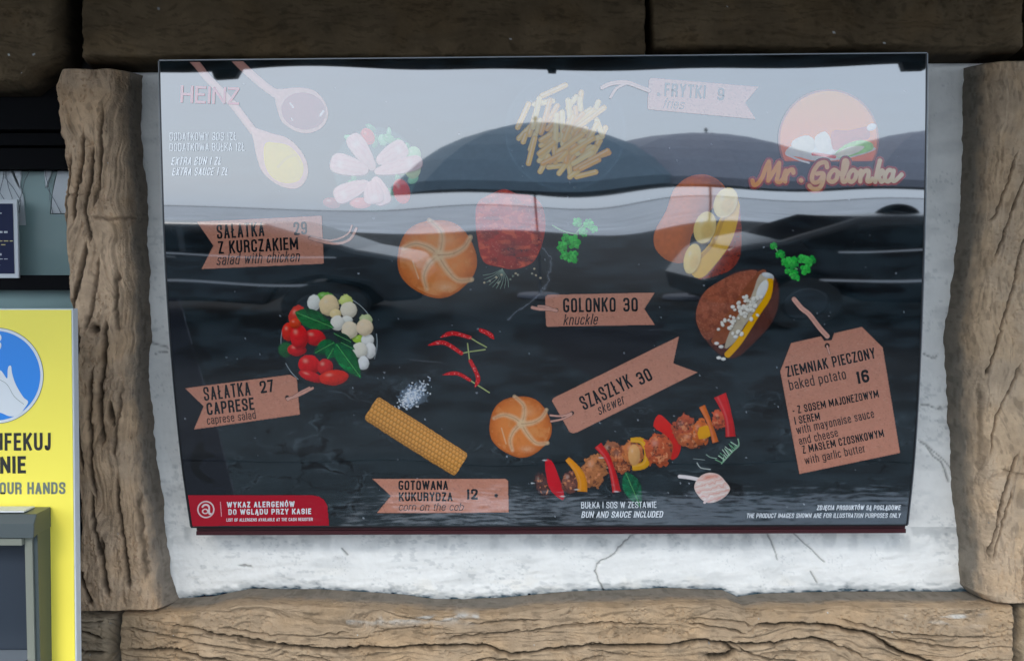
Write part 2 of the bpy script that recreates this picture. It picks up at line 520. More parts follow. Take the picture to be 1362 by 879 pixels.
TAN = (194, 165, 135)
postL_l = [(95, 88), (130, 80), (160, 82), (185, 84), (205, 90), (230, 93), (255, 92), (290, 90), (340, 92), (400, 98), (450, 103), (520, 104),
           (600, 107), (653, 116), (698, 119), (743, 118), (797, 114)]
postL_r = [(95, 192), (136, 188), (182, 188), (237, 194), (273, 197), (318, 197), (364, 200), (408, 201), (454, 201), (505, 197), (550, 203), (607, 209),
           (664, 217), (721, 223), (766, 228), (797, 238)]
gr_postL = [
    ([(120, 210), (116, 250), (112, 300), (108, 345)], 2.2, .006), ([(138, 180), (134, 230), (128, 270), (124, 300)], 2.5, .008),
    ([(150, 200), (146, 245), (142, 290), (146, 330)], 2.6, .009), ([(163, 150), (160, 200), (158, 250), (150, 285)], 2.4, .007),
    ([(140, 320), (132, 370), (120, 420), (118, 470)], 3, .008), ([(156, 340), (150, 400), (140, 440)], 2, .006),
    ([(132, 430), (126, 490), (128, 560), (138, 620)], 3, .008), ([(166, 420), (163, 470), (158, 530), (162, 590)], 3.2, .010),
    ([(180, 360), (178, 410), (182, 440)], 2.4, .007), ([(150, 480), (144, 540), (148, 600), (152, 660)], 2.6, .007),
    ([(180, 620), (184, 680), (190, 730), (196, 770)], 2.5, .008), ([(133, 740), (139, 765), (148, 785)], 2.2, .010),
    ([(126, 750), (128, 780)], 2, .008), ([(158, 700), (162, 740), (170, 775)], 3.2, .010), ([(145, 640), (150, 690), (160, 730)], 2.4, .008),
    ([(205, 640), (208, 700), (216, 760)], 2.2, .006), ([(172, 530), (176, 560)], 2.4, .010), ([(186, 500), (180, 560), (176, 600)], 2.4, .006),
    ([(110, 300), (106, 380), (112, 450)], 2, .004), ([(122, 560), (120, 620), (128, 690)], 2.4, .006),
    ([(100, 262), (130, 266), (150, 262)], 1.2, .003), ([(150, 294), (175, 296), (196, 292)], 2, .004)]
postL_l = [(y, x + 12 * sstep(820, 500, y) + 2) for y, x in postL_l]
relief("post", postL_l, postL_r, 101, 797, .85, True, 100, .078, facade, M_stone, TAN, grooves=gr_postL, amp=1.0, side=(14, 26),
       holes=[(151, 436, 6, 5), (172, 540, 3, 12), (104, 640, 3, 20)],
       label="left carved stone post beside the window")
postR_l = [(84, 1281), (132, 1280), (179, 1279), (218, 1278), (251, 1278), (289, 1276), (327, 1271), (370, 1266), (413, 1261), (452, 1255), (520, 1259),
           (590, 1262), (640, 1265), (690, 1270), (740, 1275), (775, 1278), (788, 1288)]
postR_r = [(84, 1470), (788, 1470)]
gr_postR = [
    ([(1362, 110), (1352, 160), (1346, 190), (1334, 235), (1318, 280), (1300, 330), (1293, 350)], 1.0, .007),
    ([(1325, 205), (1312, 245), (1300, 280), (1290, 300)], 1.0, .006),
    ([(1340, 300), (1326, 340), (1318, 380), (1306, 420), (1298, 450)], 1.3, .006),
    ([(1362, 385), (1348, 410), (1334, 436)], 2.2, .007), ([(1300, 440), (1290, 470), (1281, 495)], 1.2, .008),
    ([(1330, 475), (1312, 510), (1296, 545), (1285, 600)], 1.2, .006), ([(1325, 590), (1310, 625), (1296, 680), (1288, 735)], 1.4, .007),
    ([(1316, 635), (1300, 690), (1292, 730)], 1.2, .006), ([(1362, 610), (1330, 620), (1300, 612)], 1.2, .003),
    ([(1340, 660), (1335, 700), (1330, 770)], 1.4, .004), ([(1355, 640), (1348, 700), (1342, 775)], 1.6, .004),
    ([(1275, 500), (1278, 560), (1276, 620)], 3, .004)]
relief("post", postR_l, postR_r, 91, 788, .95, True, 200, .078, facade, M_stone, (186, 161, 133), grooves=gr_postR, amp=.62, side=(30, 20),
       holes=[(1361, 214, 7, 12), (1361, 243, 9, 5), (1346, 280, 4, 8)], sidecol=(104, 104, 98),
       label="wide carved stone post right of the menu board")

# lower beams
def ax(p): return [q[0] for q in p], [q[1] for q in p]
gr_bot = [
    ([(182, 841), (226, 843), (259, 844), (288, 852), (323, 861), (358, 873)], 1.7, .010),
    ([(217, 805), (247, 811), (276, 814), (306, 823), (364, 832), (408, 839), (455, 844), (500, 840), (547, 840), (594, 838), (623, 837), (653, 841), (673, 848), (691, 848), (723, 842), (756, 840), (782, 837), (811, 837), (847, 836), (882, 838), (920, 832), (968, 835), (1002, 834), (1036, 831), (1062, 828), (1085, 834), (1110, 843), (1137, 856), (1171, 862)], 1.9, .013),
    ([(981, 818), (998, 810), (1015, 811), (1046, 808), (1076, 811), (1110, 818), (1137, 823), (1161, 838), (1188, 850), (1219, 862), (1243, 863), (1270, 857), (1321, 855)], 2.0, .014),
    ([(1137, 822), (1180, 832), (1230, 840), (1290, 842)], 1.3, .006), ([(1090, 803), (1130, 812), (1180, 822), (1250, 828), (1310, 828)], 1.2, .005),
    ([(182, 868), (212, 873), (253, 875), (300, 884)], 1.8, .009), ([(300, 812), (360, 822), (420, 826), (480, 820)], 1.1, .005),
    ([(320, 828), (380, 836), (440, 838)], 1.1, .005), ([(500, 822), (560, 815), (610, 820)], 1.1, .004), ([(580, 832), (640, 824), (700, 818), (760, 812), (820, 808), (880, 812)], 1.2, .006),
    ([(620, 812), (680, 806), (720, 806)], 1.1, .005), ([(900, 810), (940, 814), (980, 822)], 1.1, .006), ([(900, 803), (950, 806), (990, 812)], 1.0, .005),
    ([(500, 865), (560, 870), (600, 862), (660, 856), (690, 858)], 1.3, .007), ([(560, 878), (620, 870), (680, 866)], 1.3, .007), ([(500, 874), (540, 878)], 1.3, .007),
    ([(700, 872), (760, 858), (800, 850)], 1.4, .005), ([(960, 834), (1000, 852), (1060, 862), (1100, 880)], 1.2, .006), ([(945, 832), (962, 843), (950, 850), (925, 852)], 3.0, .013),
    ([(985, 850), (1030, 845), (1080, 846)], 1.2, .004), ([(1180, 858), (1240, 866), (1270, 862)], 1.8, .006), ([(400, 850), (440, 856), (480, 868), (500, 880)], 1.3, .006), ([(240, 856), (270, 866), (330, 872)], 1.2, .005),
    ([(190, 812), (230, 822), (290, 836), (350, 846)], 1.2, .006), ([(330, 850), (380, 858), (430, 870)], 1.2, .005)]
bt = [(x, y - 1) for x, y in pl_bot]
def pale_patch(X, Y, c):
    m = sstep(.45, .7, fbm(X / 26, Y / 8, 3, 321)) * np.exp(-((Y - 800) / 9) ** 2) * ((X > 470) & (X < 640) | (X > 1180)) * sstep(796, 800, Y)
    return c * (1 - m[..., None] * .6) + lin((205, 205, 200)) * m[..., None] * .6
relief("beam", [(770, 181), (960, 183)], [(770, 1323), (960, 1323)], 790, 905, .85, False, 300, .076, facade, M_stone, (166, 142, 114), grooves=gr_bot, amp=.95,
       side=(5, 5), tops=(([181] + [p[0] for p in bt[1:-1]] + [1323], [796] + [p[1] for p in bt[1:-1]] + [786]), ([0, 1400], [905, 905])), edge_round=(4, 12), colfn=pale_patch,
       label="long carved beam under the plaster panel")
gr_sm = [([(106, 818), (132, 823), (159, 830)], 1.8, .011), ([(118, 845), (135, 849), (162, 849)], 1.8, .011), ([(112, 867), (150, 868)], 1.5, .008), ([(100, 806), (140, 810), (160, 808)], 1.2, .005), ([(112, 843), (122, 850)], 2, .01)]
relief("beam", [(798, -40), (905, -40)], [(798, 178), (905, 178)], 799, 905, .85, False, 400, .07, facade, M_stone, (160, 142, 118), grooves=gr_sm, amp=1.2, side=(6, 22), edge_round=(8, 12),
       label="short carved beam left of the joint below the left post")
relief("beam", [(790, 1331), (905, 1330)], [(790, 1520), (905, 1520)], 790, 905, 1.1, False, 500, .072, facade, M_stone, (178, 158, 130), amp=.9, side=(10, 5), edge_round=(8, 12),
       label="carved beam right of the joint under the wide post")
# upper beams in a darker base colour
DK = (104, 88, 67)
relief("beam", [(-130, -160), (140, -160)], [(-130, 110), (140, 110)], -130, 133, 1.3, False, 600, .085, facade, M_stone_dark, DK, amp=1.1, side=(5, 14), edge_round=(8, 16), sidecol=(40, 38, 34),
       label="dark beam above the window", tops=(([-200, 200], [-130, -130]), ([-200, 60, 84, 112], [133, 131, 112, 92])))
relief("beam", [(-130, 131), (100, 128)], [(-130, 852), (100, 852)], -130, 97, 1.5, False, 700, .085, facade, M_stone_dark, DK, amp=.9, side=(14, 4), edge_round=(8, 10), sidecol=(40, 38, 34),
       label="dark beam above the left half of the menu board")
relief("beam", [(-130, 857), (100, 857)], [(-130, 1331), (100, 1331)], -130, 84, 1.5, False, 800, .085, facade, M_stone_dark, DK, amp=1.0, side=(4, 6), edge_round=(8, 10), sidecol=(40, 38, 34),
       label="dark beam above the right half of the menu board")
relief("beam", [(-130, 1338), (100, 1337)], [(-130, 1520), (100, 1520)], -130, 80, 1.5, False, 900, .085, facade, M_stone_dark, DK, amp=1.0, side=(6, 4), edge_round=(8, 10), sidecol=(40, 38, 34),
       label="dark beam in the upper right corner")
# mortar backing behind joints, with a hole for the window
wa = on_plane(-420, 130, WALL_Y); wb = on_plane(120, 800, WALL_Y)
zt = float(on_plane(0, -130, WALL_Y)[2]); zb = float(on_plane(0, 905, WALL_Y)[2])
xl_, xr_ = float(on_plane(-420, 0, WALL_Y)[0]), float(on_plane(1520, 0, WALL_Y)[0])
xw = float(on_plane(112, 450, WALL_Y)[0]); zwt = float(on_plane(0, 100, WALL_Y)[2]); zwb = float(on_plane(0, 802, WALL_Y)[2])
boxes("mortar_backing", [(xw, xr_ + 1.2, WALL_Y + .012, WALL_Y + .3, 0, zt + .5), (xl_ - .6, xw, WALL_Y + .012, WALL_Y + .3, zwt, zt + .5),
                         (xl_ - .6, xw, WALL_Y + .012, WALL_Y + .3, 0, zwb)], M_mortar, facade)
# base of wall below the beams (rough stone), outside the frame
box("wall_base", (xl_ - .6, xr_ + 1.2, WALL_Y - .07, WALL_Y + .01, 0, zb), plain("wall_base_stone", (.25, .22, .18), .9, noise=.2, bump=.5), facade)

# ---- overhanging roof whose dark underside and edge mirror in the board
M_soffit = plain("soffit_wood", (.03, .026, .022), .8, noise=.3)
M_fascia = plain("fascia_board", (.035, .038, .045), .6, noise=.2)
OV_D = 1.22
ov_z = 2.221
ov = boxes("roof_overhang", [(xl_ - .6, xr_ + 1.2, -OV_D, WALL_Y + .3, ov_z + .02, ov_z + .16)], M_soffit, facade)
gut = tubes("gutter", [((xl_ - .6, -OV_D - .045, ov_z + .028), (xr_ + 1.2, -OV_D - .045, ov_z + .028), .045, .045, 16)], M_fascia, ov)
M_tile = plain("roof_tile", (.12, .07, .05), .8, noise=.3)
for gx_, gw_, gh_ in ((-.85, .085, .028), (.131, .036, .012), (1.20, .095, .026)):
    gz_ = ov_z + .028 - .045
    prism("gutter_bracket", [(gx_ - gw_ / 2, gz_ + .012), (gx_ - gw_ * .34, gz_ - gh_), (gx_ + gw_ * .34, gz_ - gh_), (gx_ + gw_ / 2, gz_ + .012)], 'y', -OV_D - .06, -OV_D - .03, M_fascia, ov)
rt = prism("roof_slope", [(-OV_D - .02, ov_z + .162), (WALL_Y + .3, ov_z + .9), (WALL_Y + .3, ov_z + .162)], 'x', xl_ - .6, xr_ + 1.2, M_tile, ov)

# ---- window
win = boxes("window", [], None) if False else None
def zrow(py, y): return float(on_plane(0, py, y)[2])
def xcol(px, y, py=400): return float(on_plane(px, py, y)[0])
WY = .17
M_wframe = plain("window_frame_black", (.007, .007, .008), .8, spec=.06)
M_wglass, t_, b_ = newmat("window_glass")
b_.inputs["Base Color"].default_value = (.04, .07, .07, 1)
b_.inputs["Roughness"].default_value = .02
b_.inputs["Transmission Weight"].default_value = 0.0
b_.inputs["IOR"].default_value = 1.55
b_.inputs["Alpha"].default_value = .10
x0w = xcol(-420, WY); x1w = xcol(118, WY)
wz = [zrow(p, WY) for p in (128, 178, 196, 226, 366, 386, 640, 770, 800)]
wfr = boxes("window", [(x0w, x1w, WY - .045, WY + .05, wz[1], wz[0] + .05), (x0w, x1w, WY - .025, WY + .05, wz[2], wz[1] - .003), (x0w, x1w, WY - .010, WY + .05, wz[3], wz[2] - .003),
                       (x0w, x1w, WY - .012, WY + .05, wz[5], wz[4]), (x0w, x1w, WY - .012, WY + .05, wz[7], wz[6]), (x1w - .012, x1w, WY - .008, WY + .05, wz[5] - .9, wz[3])], M_wframe, facade)
wfr['label'] = "dark framed window left of the post"
box("glass_pane", (x0w, x1w - .014, WY + .012, WY + .016, wz[4] + .001, wz[3] - .001), M_wglass, wfr)
box("glass_pane", (x0w, x1w - .014, WY + .012, WY + .016, wz[6] + .001, wz[5] - .001), M_wglass, wfr)
tubes("bolt", [((xcol(110, WY - .02), WY - .018, zrow(735, WY)), (xcol(110, WY - .02), WY - .010, zrow(735, WY)), .003, .003, 10)], M_edge_metal, wfr)
M_blind = plain("teal_blind", (.36, .50, .48), .8, noise=.08, scale=4)
M_sky_refl = plain("sky_reflection_pale", (.85, .88, .90), .8)  # pale tone stands in for sky mirrored in the glass
# curtain cut at the top; pale strips and twigs imitate mirrored sky and branches
by = WY + .026
def cur(pts):
    return [(float(on_plane(px, py, by)[0]), float(on_plane(px, py, by)[2])) for px, py in pts]
prism("curtain", cur([(-420, 200), (-30, 200), (-30, 300), (18, 300), (17, 270), (10, 245), (-2, 215), (18, 215), (23, 230), (27, 252), (29, 226), (30, 215), (58, 215), (60, 252), (66, 235), (74, 215), (80, 215),
                      (72, 240), (68, 265), (66, 285), (86, 285), (140, 300), (140, 820), (-420, 820)]), 'y', by, by + .006, M_blind, wfr)
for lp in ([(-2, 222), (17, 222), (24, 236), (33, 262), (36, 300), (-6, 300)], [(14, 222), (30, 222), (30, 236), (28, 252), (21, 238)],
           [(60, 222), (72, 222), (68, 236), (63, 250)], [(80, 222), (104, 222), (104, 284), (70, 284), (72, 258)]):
    prism("sky_reflection_strip", cur(lp), 'y', by - .006, by - .003, M_sky_refl, wfr)
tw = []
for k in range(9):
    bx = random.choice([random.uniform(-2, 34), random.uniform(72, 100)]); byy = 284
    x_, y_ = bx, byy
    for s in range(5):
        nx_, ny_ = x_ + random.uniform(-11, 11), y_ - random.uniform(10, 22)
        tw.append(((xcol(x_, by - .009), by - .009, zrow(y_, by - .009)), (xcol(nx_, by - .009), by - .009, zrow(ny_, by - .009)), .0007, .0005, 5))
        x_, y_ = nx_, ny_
tubes("branch_reflection", tw, plain("branch_reflection_grey", (.2, .22, .24), .9), wfr)["kind"] = "stuff"  # thin tubes imitate branches mirrored in the glass
box("dark_room", (x0w - .1, x1w + .1, WY + .35, WY + .36, wz[8] - .1, wz[0] + .1), plain("room", (.01, .01, .01), .9), wfr)
sl = box("window_sill", (x0w, xcol(121, WY), WALL_Y - .055, WALL_Y + .02, zrow(797, WALL_Y - .05), zrow(776, WALL_Y - .05)), plain("sill_white", (.55, .57, .57), .8, noise=.15), wfr, .003)

# =================================================================== MENU BOARD
board = empty("menu_board", (0, .05, float(on_plane(681, 700, .1)[2])), "large dark curved menu board with food pictures and kraft price tags on the plaster wall", "menu board")
eL = [(80, 211.5), (150, 213), (220, 215), (300, 217.5), (380, 221.5), (460, 227), (540, 234), (620, 242.5), (700, 254)]
eR = [(70, 1233), (150, 1232.5), (220, 1231.5), (300, 1230), (380, 1227.5), (460, 1224.5), (540, 1220.5), (620, 1215), (697, 1207)]
def edge_x(e, y): return np.interp(y, [p[0] for p in e], [p[1] for p in e])
def top_y(x): return 82 - 10 * (x - 212) / 1020
def bot_y(x): return 700 - 3 * (x - 254) / 953
from functools import lru_cache
eLs = smooth(eL, 5); eRs = smooth(eR, 5)
NR, NC = 560, 880
vv = np.linspace(0, 1, NR); uu = np.linspace(0, 1, NC)
U, V_ = np.meshgrid(uu, vv)
yl = 82 + (700 - 82) * V_; yr = 72 + (697 - 72) * V_
Yp = yl * (1 - U) + yr * U
Xp = np.interp(Yp, [p[0] for p in eLs], [p[1] for p in eLs]) * (1 - U) + np.interp(Yp, [p[0] for p in eRs], [p[1] for p in eRs]) * U
P, n_ = panel_p(Xp, Yp)

SL = lin((24, 33, 37))            # slate print
col = np.ones(Xp.shape + (3,)) * SL
tex = fbm(Xp / 42 + Yp / 200, Yp / 12, 6, 1001)
col *= (0.3 + 1.4 * sstep(.25, .75, tex))[..., None]
mott = fbm(Xp / 30, Yp / 12, 4, 1002)
col *= (0.75 + .5 * mott)[..., None]
# plate of slate: its left edge, the margin outside is smoother and bluer black
sl_edge, _ = line_d(Xp, Yp, [(238, 396), (262, 480), (290, 570), (312, 657), (322, 700)])
left_of = poly_d(Xp, Yp, [(210, 396), (238, 396), (262, 480), (290, 570), (312, 657), (322, 705), (200, 705)]) < 0
col[left_of] = lin((24, 27, 34))
col += np.exp(-(sl_edge / 1.1) ** 2)[..., None] * lin((70, 72, 78)) * .5 * (Yp > 396)[..., None] * (.4 + fbm(Xp / 3, Yp / 9, 2, 5))[..., None]
# voronoi-like slate cracks and mirrored paving stones painted into the lower part
rs = np.random.RandomState(5)
pts = np.stack([rs.uniform(230, 1230, 150), rs.uniform(400, 700, 150)], 1)
d1 = np.full(Xp.shape, 1e9); d2 = np.full(Xp.shape, 1e9)
wx = Xp + (fbm(Xp / 25, Yp / 12, 3, 71) - .5) * 40; wy = Yp + (fbm(Xp / 25, Yp / 12, 3, 72) - .5) * 22
for (qx, qy) in pts:
    d = np.hypot((wx - qx) * .62, (wy - qy) * 1.35)
    m = d < d1
    d2 = np.where(m, d1, np.minimum(d2, d)); d1 = np.where(m, d, d1)
ck = np.exp(-((d2 - d1) / 1.3) ** 2) * sstep(470, 560, Yp) * (.35 + .65 * sstep(.35, .6, fbm(Xp / 60, Yp / 40, 2, 73))) * (~left_of)
paving_refl = sstep(500, 580, Yp + (fbm(Xp / 50, Yp / 30, 3, 79) - .5) * 80) * (1 - .5 * sstep(640, 760, Xp)) * (~left_of)
col = col * (1 - paving_refl[..., None] * .8) + (lin((40, 49, 52)) * (.6 + .8 * mott)[..., None]) * paving_refl[..., None] * .8  # paler ground imitates paving stones mirrored in the board
col *= (1 - .93 * ck)[..., None]
ckh = np.exp(-((d2 - d1 - 2.6) / 1.1) ** 2) * sstep(440, 540, Yp) * sstep(.45, .65, fbm(Xp / 22, Yp / 16, 3, 75)) * (~left_of)
col += ckh[..., None] * lin((62, 70, 74)) * .6
# black vessels and shadows printed on the slate
def paint_panel(sd_, c, soft=1.5, a=1.0):
    global col
    m = np.clip(.5 - sd_ / soft, 0, 1)[..., None] * a
    col = col * (1 - m) + np.asarray(c) * m
paint_panel(poly_d(Xp, Yp, smooth([(708, 440), (740, 436), (872, 432), (884, 405), (876, 394), (888, 412), (880, 440), (868, 468), (850, 492), (800, 500), (765, 490), (740, 465)], 4, True)), lin((14, 16, 22)), 5)
paint_panel(poly_d(Xp, Yp, smooth([(262, 592), (270, 588), (272, 598), (286, 606), (270, 612), (266, 625), (286, 640), (272, 640), (256, 628), (254, 608)], 4, True)), lin((7, 8, 10)), 1)
paint_panel(np.hypot((Xp - 752) / 80, (Yp - 175) / 78) * 78 - 78, lin((36, 48, 56)), 6, .8)
paint_panel(np.abs(np.hypot((Xp - 752) / 80, (Yp - 175) / 78) * 78 - 77) - 1, lin((70, 88, 96)), 2, .6)
paint_panel(poly_d(Xp, Yp, smooth([(318, 424), (345, 418), (375, 420), (384, 428), (370, 438), (330, 436)], 4, True)), lin((12, 13, 14)), 3, .8)
for px_, py_, rx, ry in ((295, 408, 30, 7), (350, 402, 22, 9), (262, 470, 18, 12), (340, 486, 26, 9), (370, 482, 16, 10)):
    paint_panel((np.hypot((Xp - px_) / rx, (Yp - py_) / ry) - 1 + (fbm(Xp / 8, Yp / 5, 3, 11) - .5) * 1.6) * 6, lin((8, 9, 10)), 3, .85)
# rough slate layers right (curved flake edges) and chalky lines
for pts, wd, c_, a in [([(722, 330), (734, 345), (728, 375), (718, 392), (700, 405), (675, 425)], 1.2, (110, 115, 122), .55),
                       ([(588, 482), (560, 480), (545, 478)], 1, (90, 95, 100), .4),
                       ([(1060, 366), (1100, 364), (1150, 368), (1185, 376), (1200, 384)], 1.6, (120, 122, 126), .0)]:
    d, run = line_d(Xp + (fbm(Xp / 6, Yp / 6, 2, 15) - .5) * 6, Yp, pts)
    paint_panel(d - wd, lin(c_), 1.5, a * 1.0)
for k in range(60):
    sx_, sy_ = rs.uniform(330, 1200), rs.uniform(330, 640); l_ = rs.uniform(10, 46)
    j0 = int((sy_ - 75) / 625 * NR); i0 = int((sx_ - 212) / 1010 * NC); a, b, c_, d_ = max(0, j0 - 14), min(NR, j0 + 14), max(0, i0 - 50), min(NC, i0 + 50)
    e, _ = line_d(Xp[a:b, c_:d_], Yp[a:b, c_:d_] + (fbm(Xp[a:b, c_:d_] / 7, Yp[a:b, c_:d_] / 7, 2, k) - .5) * 5, [(sx_ - l_ / 2, sy_), (sx_ + l_ / 2, sy_ + rs.uniform(-5, 5))])
    m = np.clip(1 - e / .9, 0, 1)[..., None] * rs.uniform(.15, .5)
    col[a:b, c_:d_] = col[a:b, c_:d_] * (1 - m) + (lin((84, 92, 98)) if k % 2 else lin((3, 4, 5))) * m
# salt and spice specks
for k in range(170):
    sx_, sy_ = rs.uniform(235, 1225), rs.uniform(110, 690)
    r_ = rs.uniform(.6, 1.3)
    j0 = int((sy_ - 60) / 640 * NR); i0 = int((sx_ - 200) / 1040 * NC)
    a, b, c, d = max(0, j0 - 30), min(NR, j0 + 20), max(0, i0 - 30), min(NC, i0 + 30)
    m = (np.hypot(Xp[a:b, c:d] - sx_, Yp[a:b, c:d] - sy_) < r_)
    col[a:b, c:d][m] = lin((150, 155, 160)) * rs.uniform(.3, 1)
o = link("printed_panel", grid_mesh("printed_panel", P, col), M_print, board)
o['label'] = "glossy black slate picture"

# panel rim: left, top, right strips that follow the curve
def strip(name, pts, mat, wpx, lift, parent, outward):
    """narrow band along a pixel polyline with thickness, sitting at the panel edge"""
    A = np.array(pts, float)
    t = np.gradient(A, axis=0); t /= np.linalg.norm(t, axis=1, keepdims=True)
    nrm = np.stack([-t[:, 1], t[:, 0]], 1) * outward
    B = A + nrm * wpx
    Pa, na = panel_p(A[:, 0], A[:, 1], lift); Pb, nb = panel_p(B[:, 0], B[:, 1], lift)
    Pc = Pb.copy(); Pc[:, 1] = np.maximum(Pb[:, 1] + .02, Pb[:, 1] + .03)
    Pd = Pa.copy(); Pd[:, 1] += .004
    V = np.concatenate([Pd, Pa, Pb, Pc]); n = len(A); Fc = []
    for r in range(3):
        for i in range(n - 1):
            Fc.append((r * n + i, r * n + i + 1, (r + 1) * n + i + 1, (r + 1) * n + i))
    me = np_mesh(name, V, np.array(Fc), False)
    return link(name, me, mat, parent)
lefte = [(x, y) for y, x in eLs]; righte = [(x, y) for y, x in eRs]
lefte[0] = (211.5, 81.5); righte[0] = (1233, 71.5)
tope = [(211.5 + (1233 - 211.5) * k / 40, 81.5 - 10 * k / 40) for k in range(41)]
strip("frame_edge", lefte, M_edge_metal, 1.1, .0006, board, 1).name
strip("frame_edge", righte, M_edge_metal, 1.3, .0006, board, -1)
strip("frame_edge", tope, M_edge_metal, 1.6, .0006, board, -1)
strip("frame_edge", [(x + 1.2, y) for x, y in lefte], M_black_metal, 1.6, .0009, board, 1)
strip("frame_edge", [(x - 1.5, y) for x, y in righte], M_black_metal, 1.4, .0009, board, -1)
bote = [(254 + (1207 - 254) * k / 40, 700 - 3 * k / 40) for k in range(41)]
strip("frame_edge", bote, M_black_metal, 1.6, .0006, board, 1)
# box behind the panel: sides follow the curve back to the wall
sideV = []; ys_ = np.linspace(0, 1, 24)
def side_wall(e, inset, name):
    pts = [(float(np.interp(y, [p[1] for p in e], [p[0] for p in e])) + inset, y) for y in np.linspace(e[0][1] + 2, e[-1][1] - 1, 24)]
    A = np.array(pts); Pa, _ = panel_p(A[:, 0], A[:, 1], -.002)
    Pb = Pa.copy(); Pb[:, 1] = WALL_Y - .001
    n = len(A)
    V = np.concatenate([Pa, Pb]); Fc = np.array([(i, i + 1, n + i + 1, n + i) for i in range(n - 1)])
    return link(name, np_mesh(name, V, Fc, False), M_black_metal, board)
side_wall(lefte, 2.0, "box_side"); side_wall(righte, -2.0, "box_side")
pt0, _ = panel_p(np.array([213.0, 1231]), np.array([83.0, 73]), -.002)
V = np.array([pt0[0], pt0[1], (pt0[1][0], WALL_Y - .001, pt0[1][2]), (pt0[0][0], WALL_Y - .001, pt0[0][2])])
link("box_top", np_mesh("box_top", V, np.array([(0, 1, 2, 3)]), False), M_black_metal, board)
# bottom rail: maroon double profile
yr_ = .074
def rail(name, pxa, pxb, ya, yb, y, yb_, mat, tilt=3):
    A = on_plane(np.array([pxa, pxb, pxb, pxa]), np.array([ya, ya - tilt, yb - tilt, yb]), y)
    Bk = A.copy(); Bk[:, 1] = yb_
    V = np.concatenate([A, Bk])
    Fc = np.array([(0, 3, 2, 1), (4, 5, 6, 7), (0, 1, 5, 4), (3, 7, 6, 2), (0, 4, 7, 3), (1, 2, 6, 5)])
    return link(name, np_mesh(name, V, Fc, False), mat, board)
rail("bottom_rail", 261.5, 1204, 696, 705.0, yr_ + .004, WALL_Y - .001, M_maroon)
rail("bottom_rail", 261, 1205, 706.2, 711.5, yr_, WALL_Y - .003, M_maroon)
rail("bottom_rail", 263, 1203, 704.0, 707.0, yr_ + .012, WALL_Y - .002, M_black_metal)

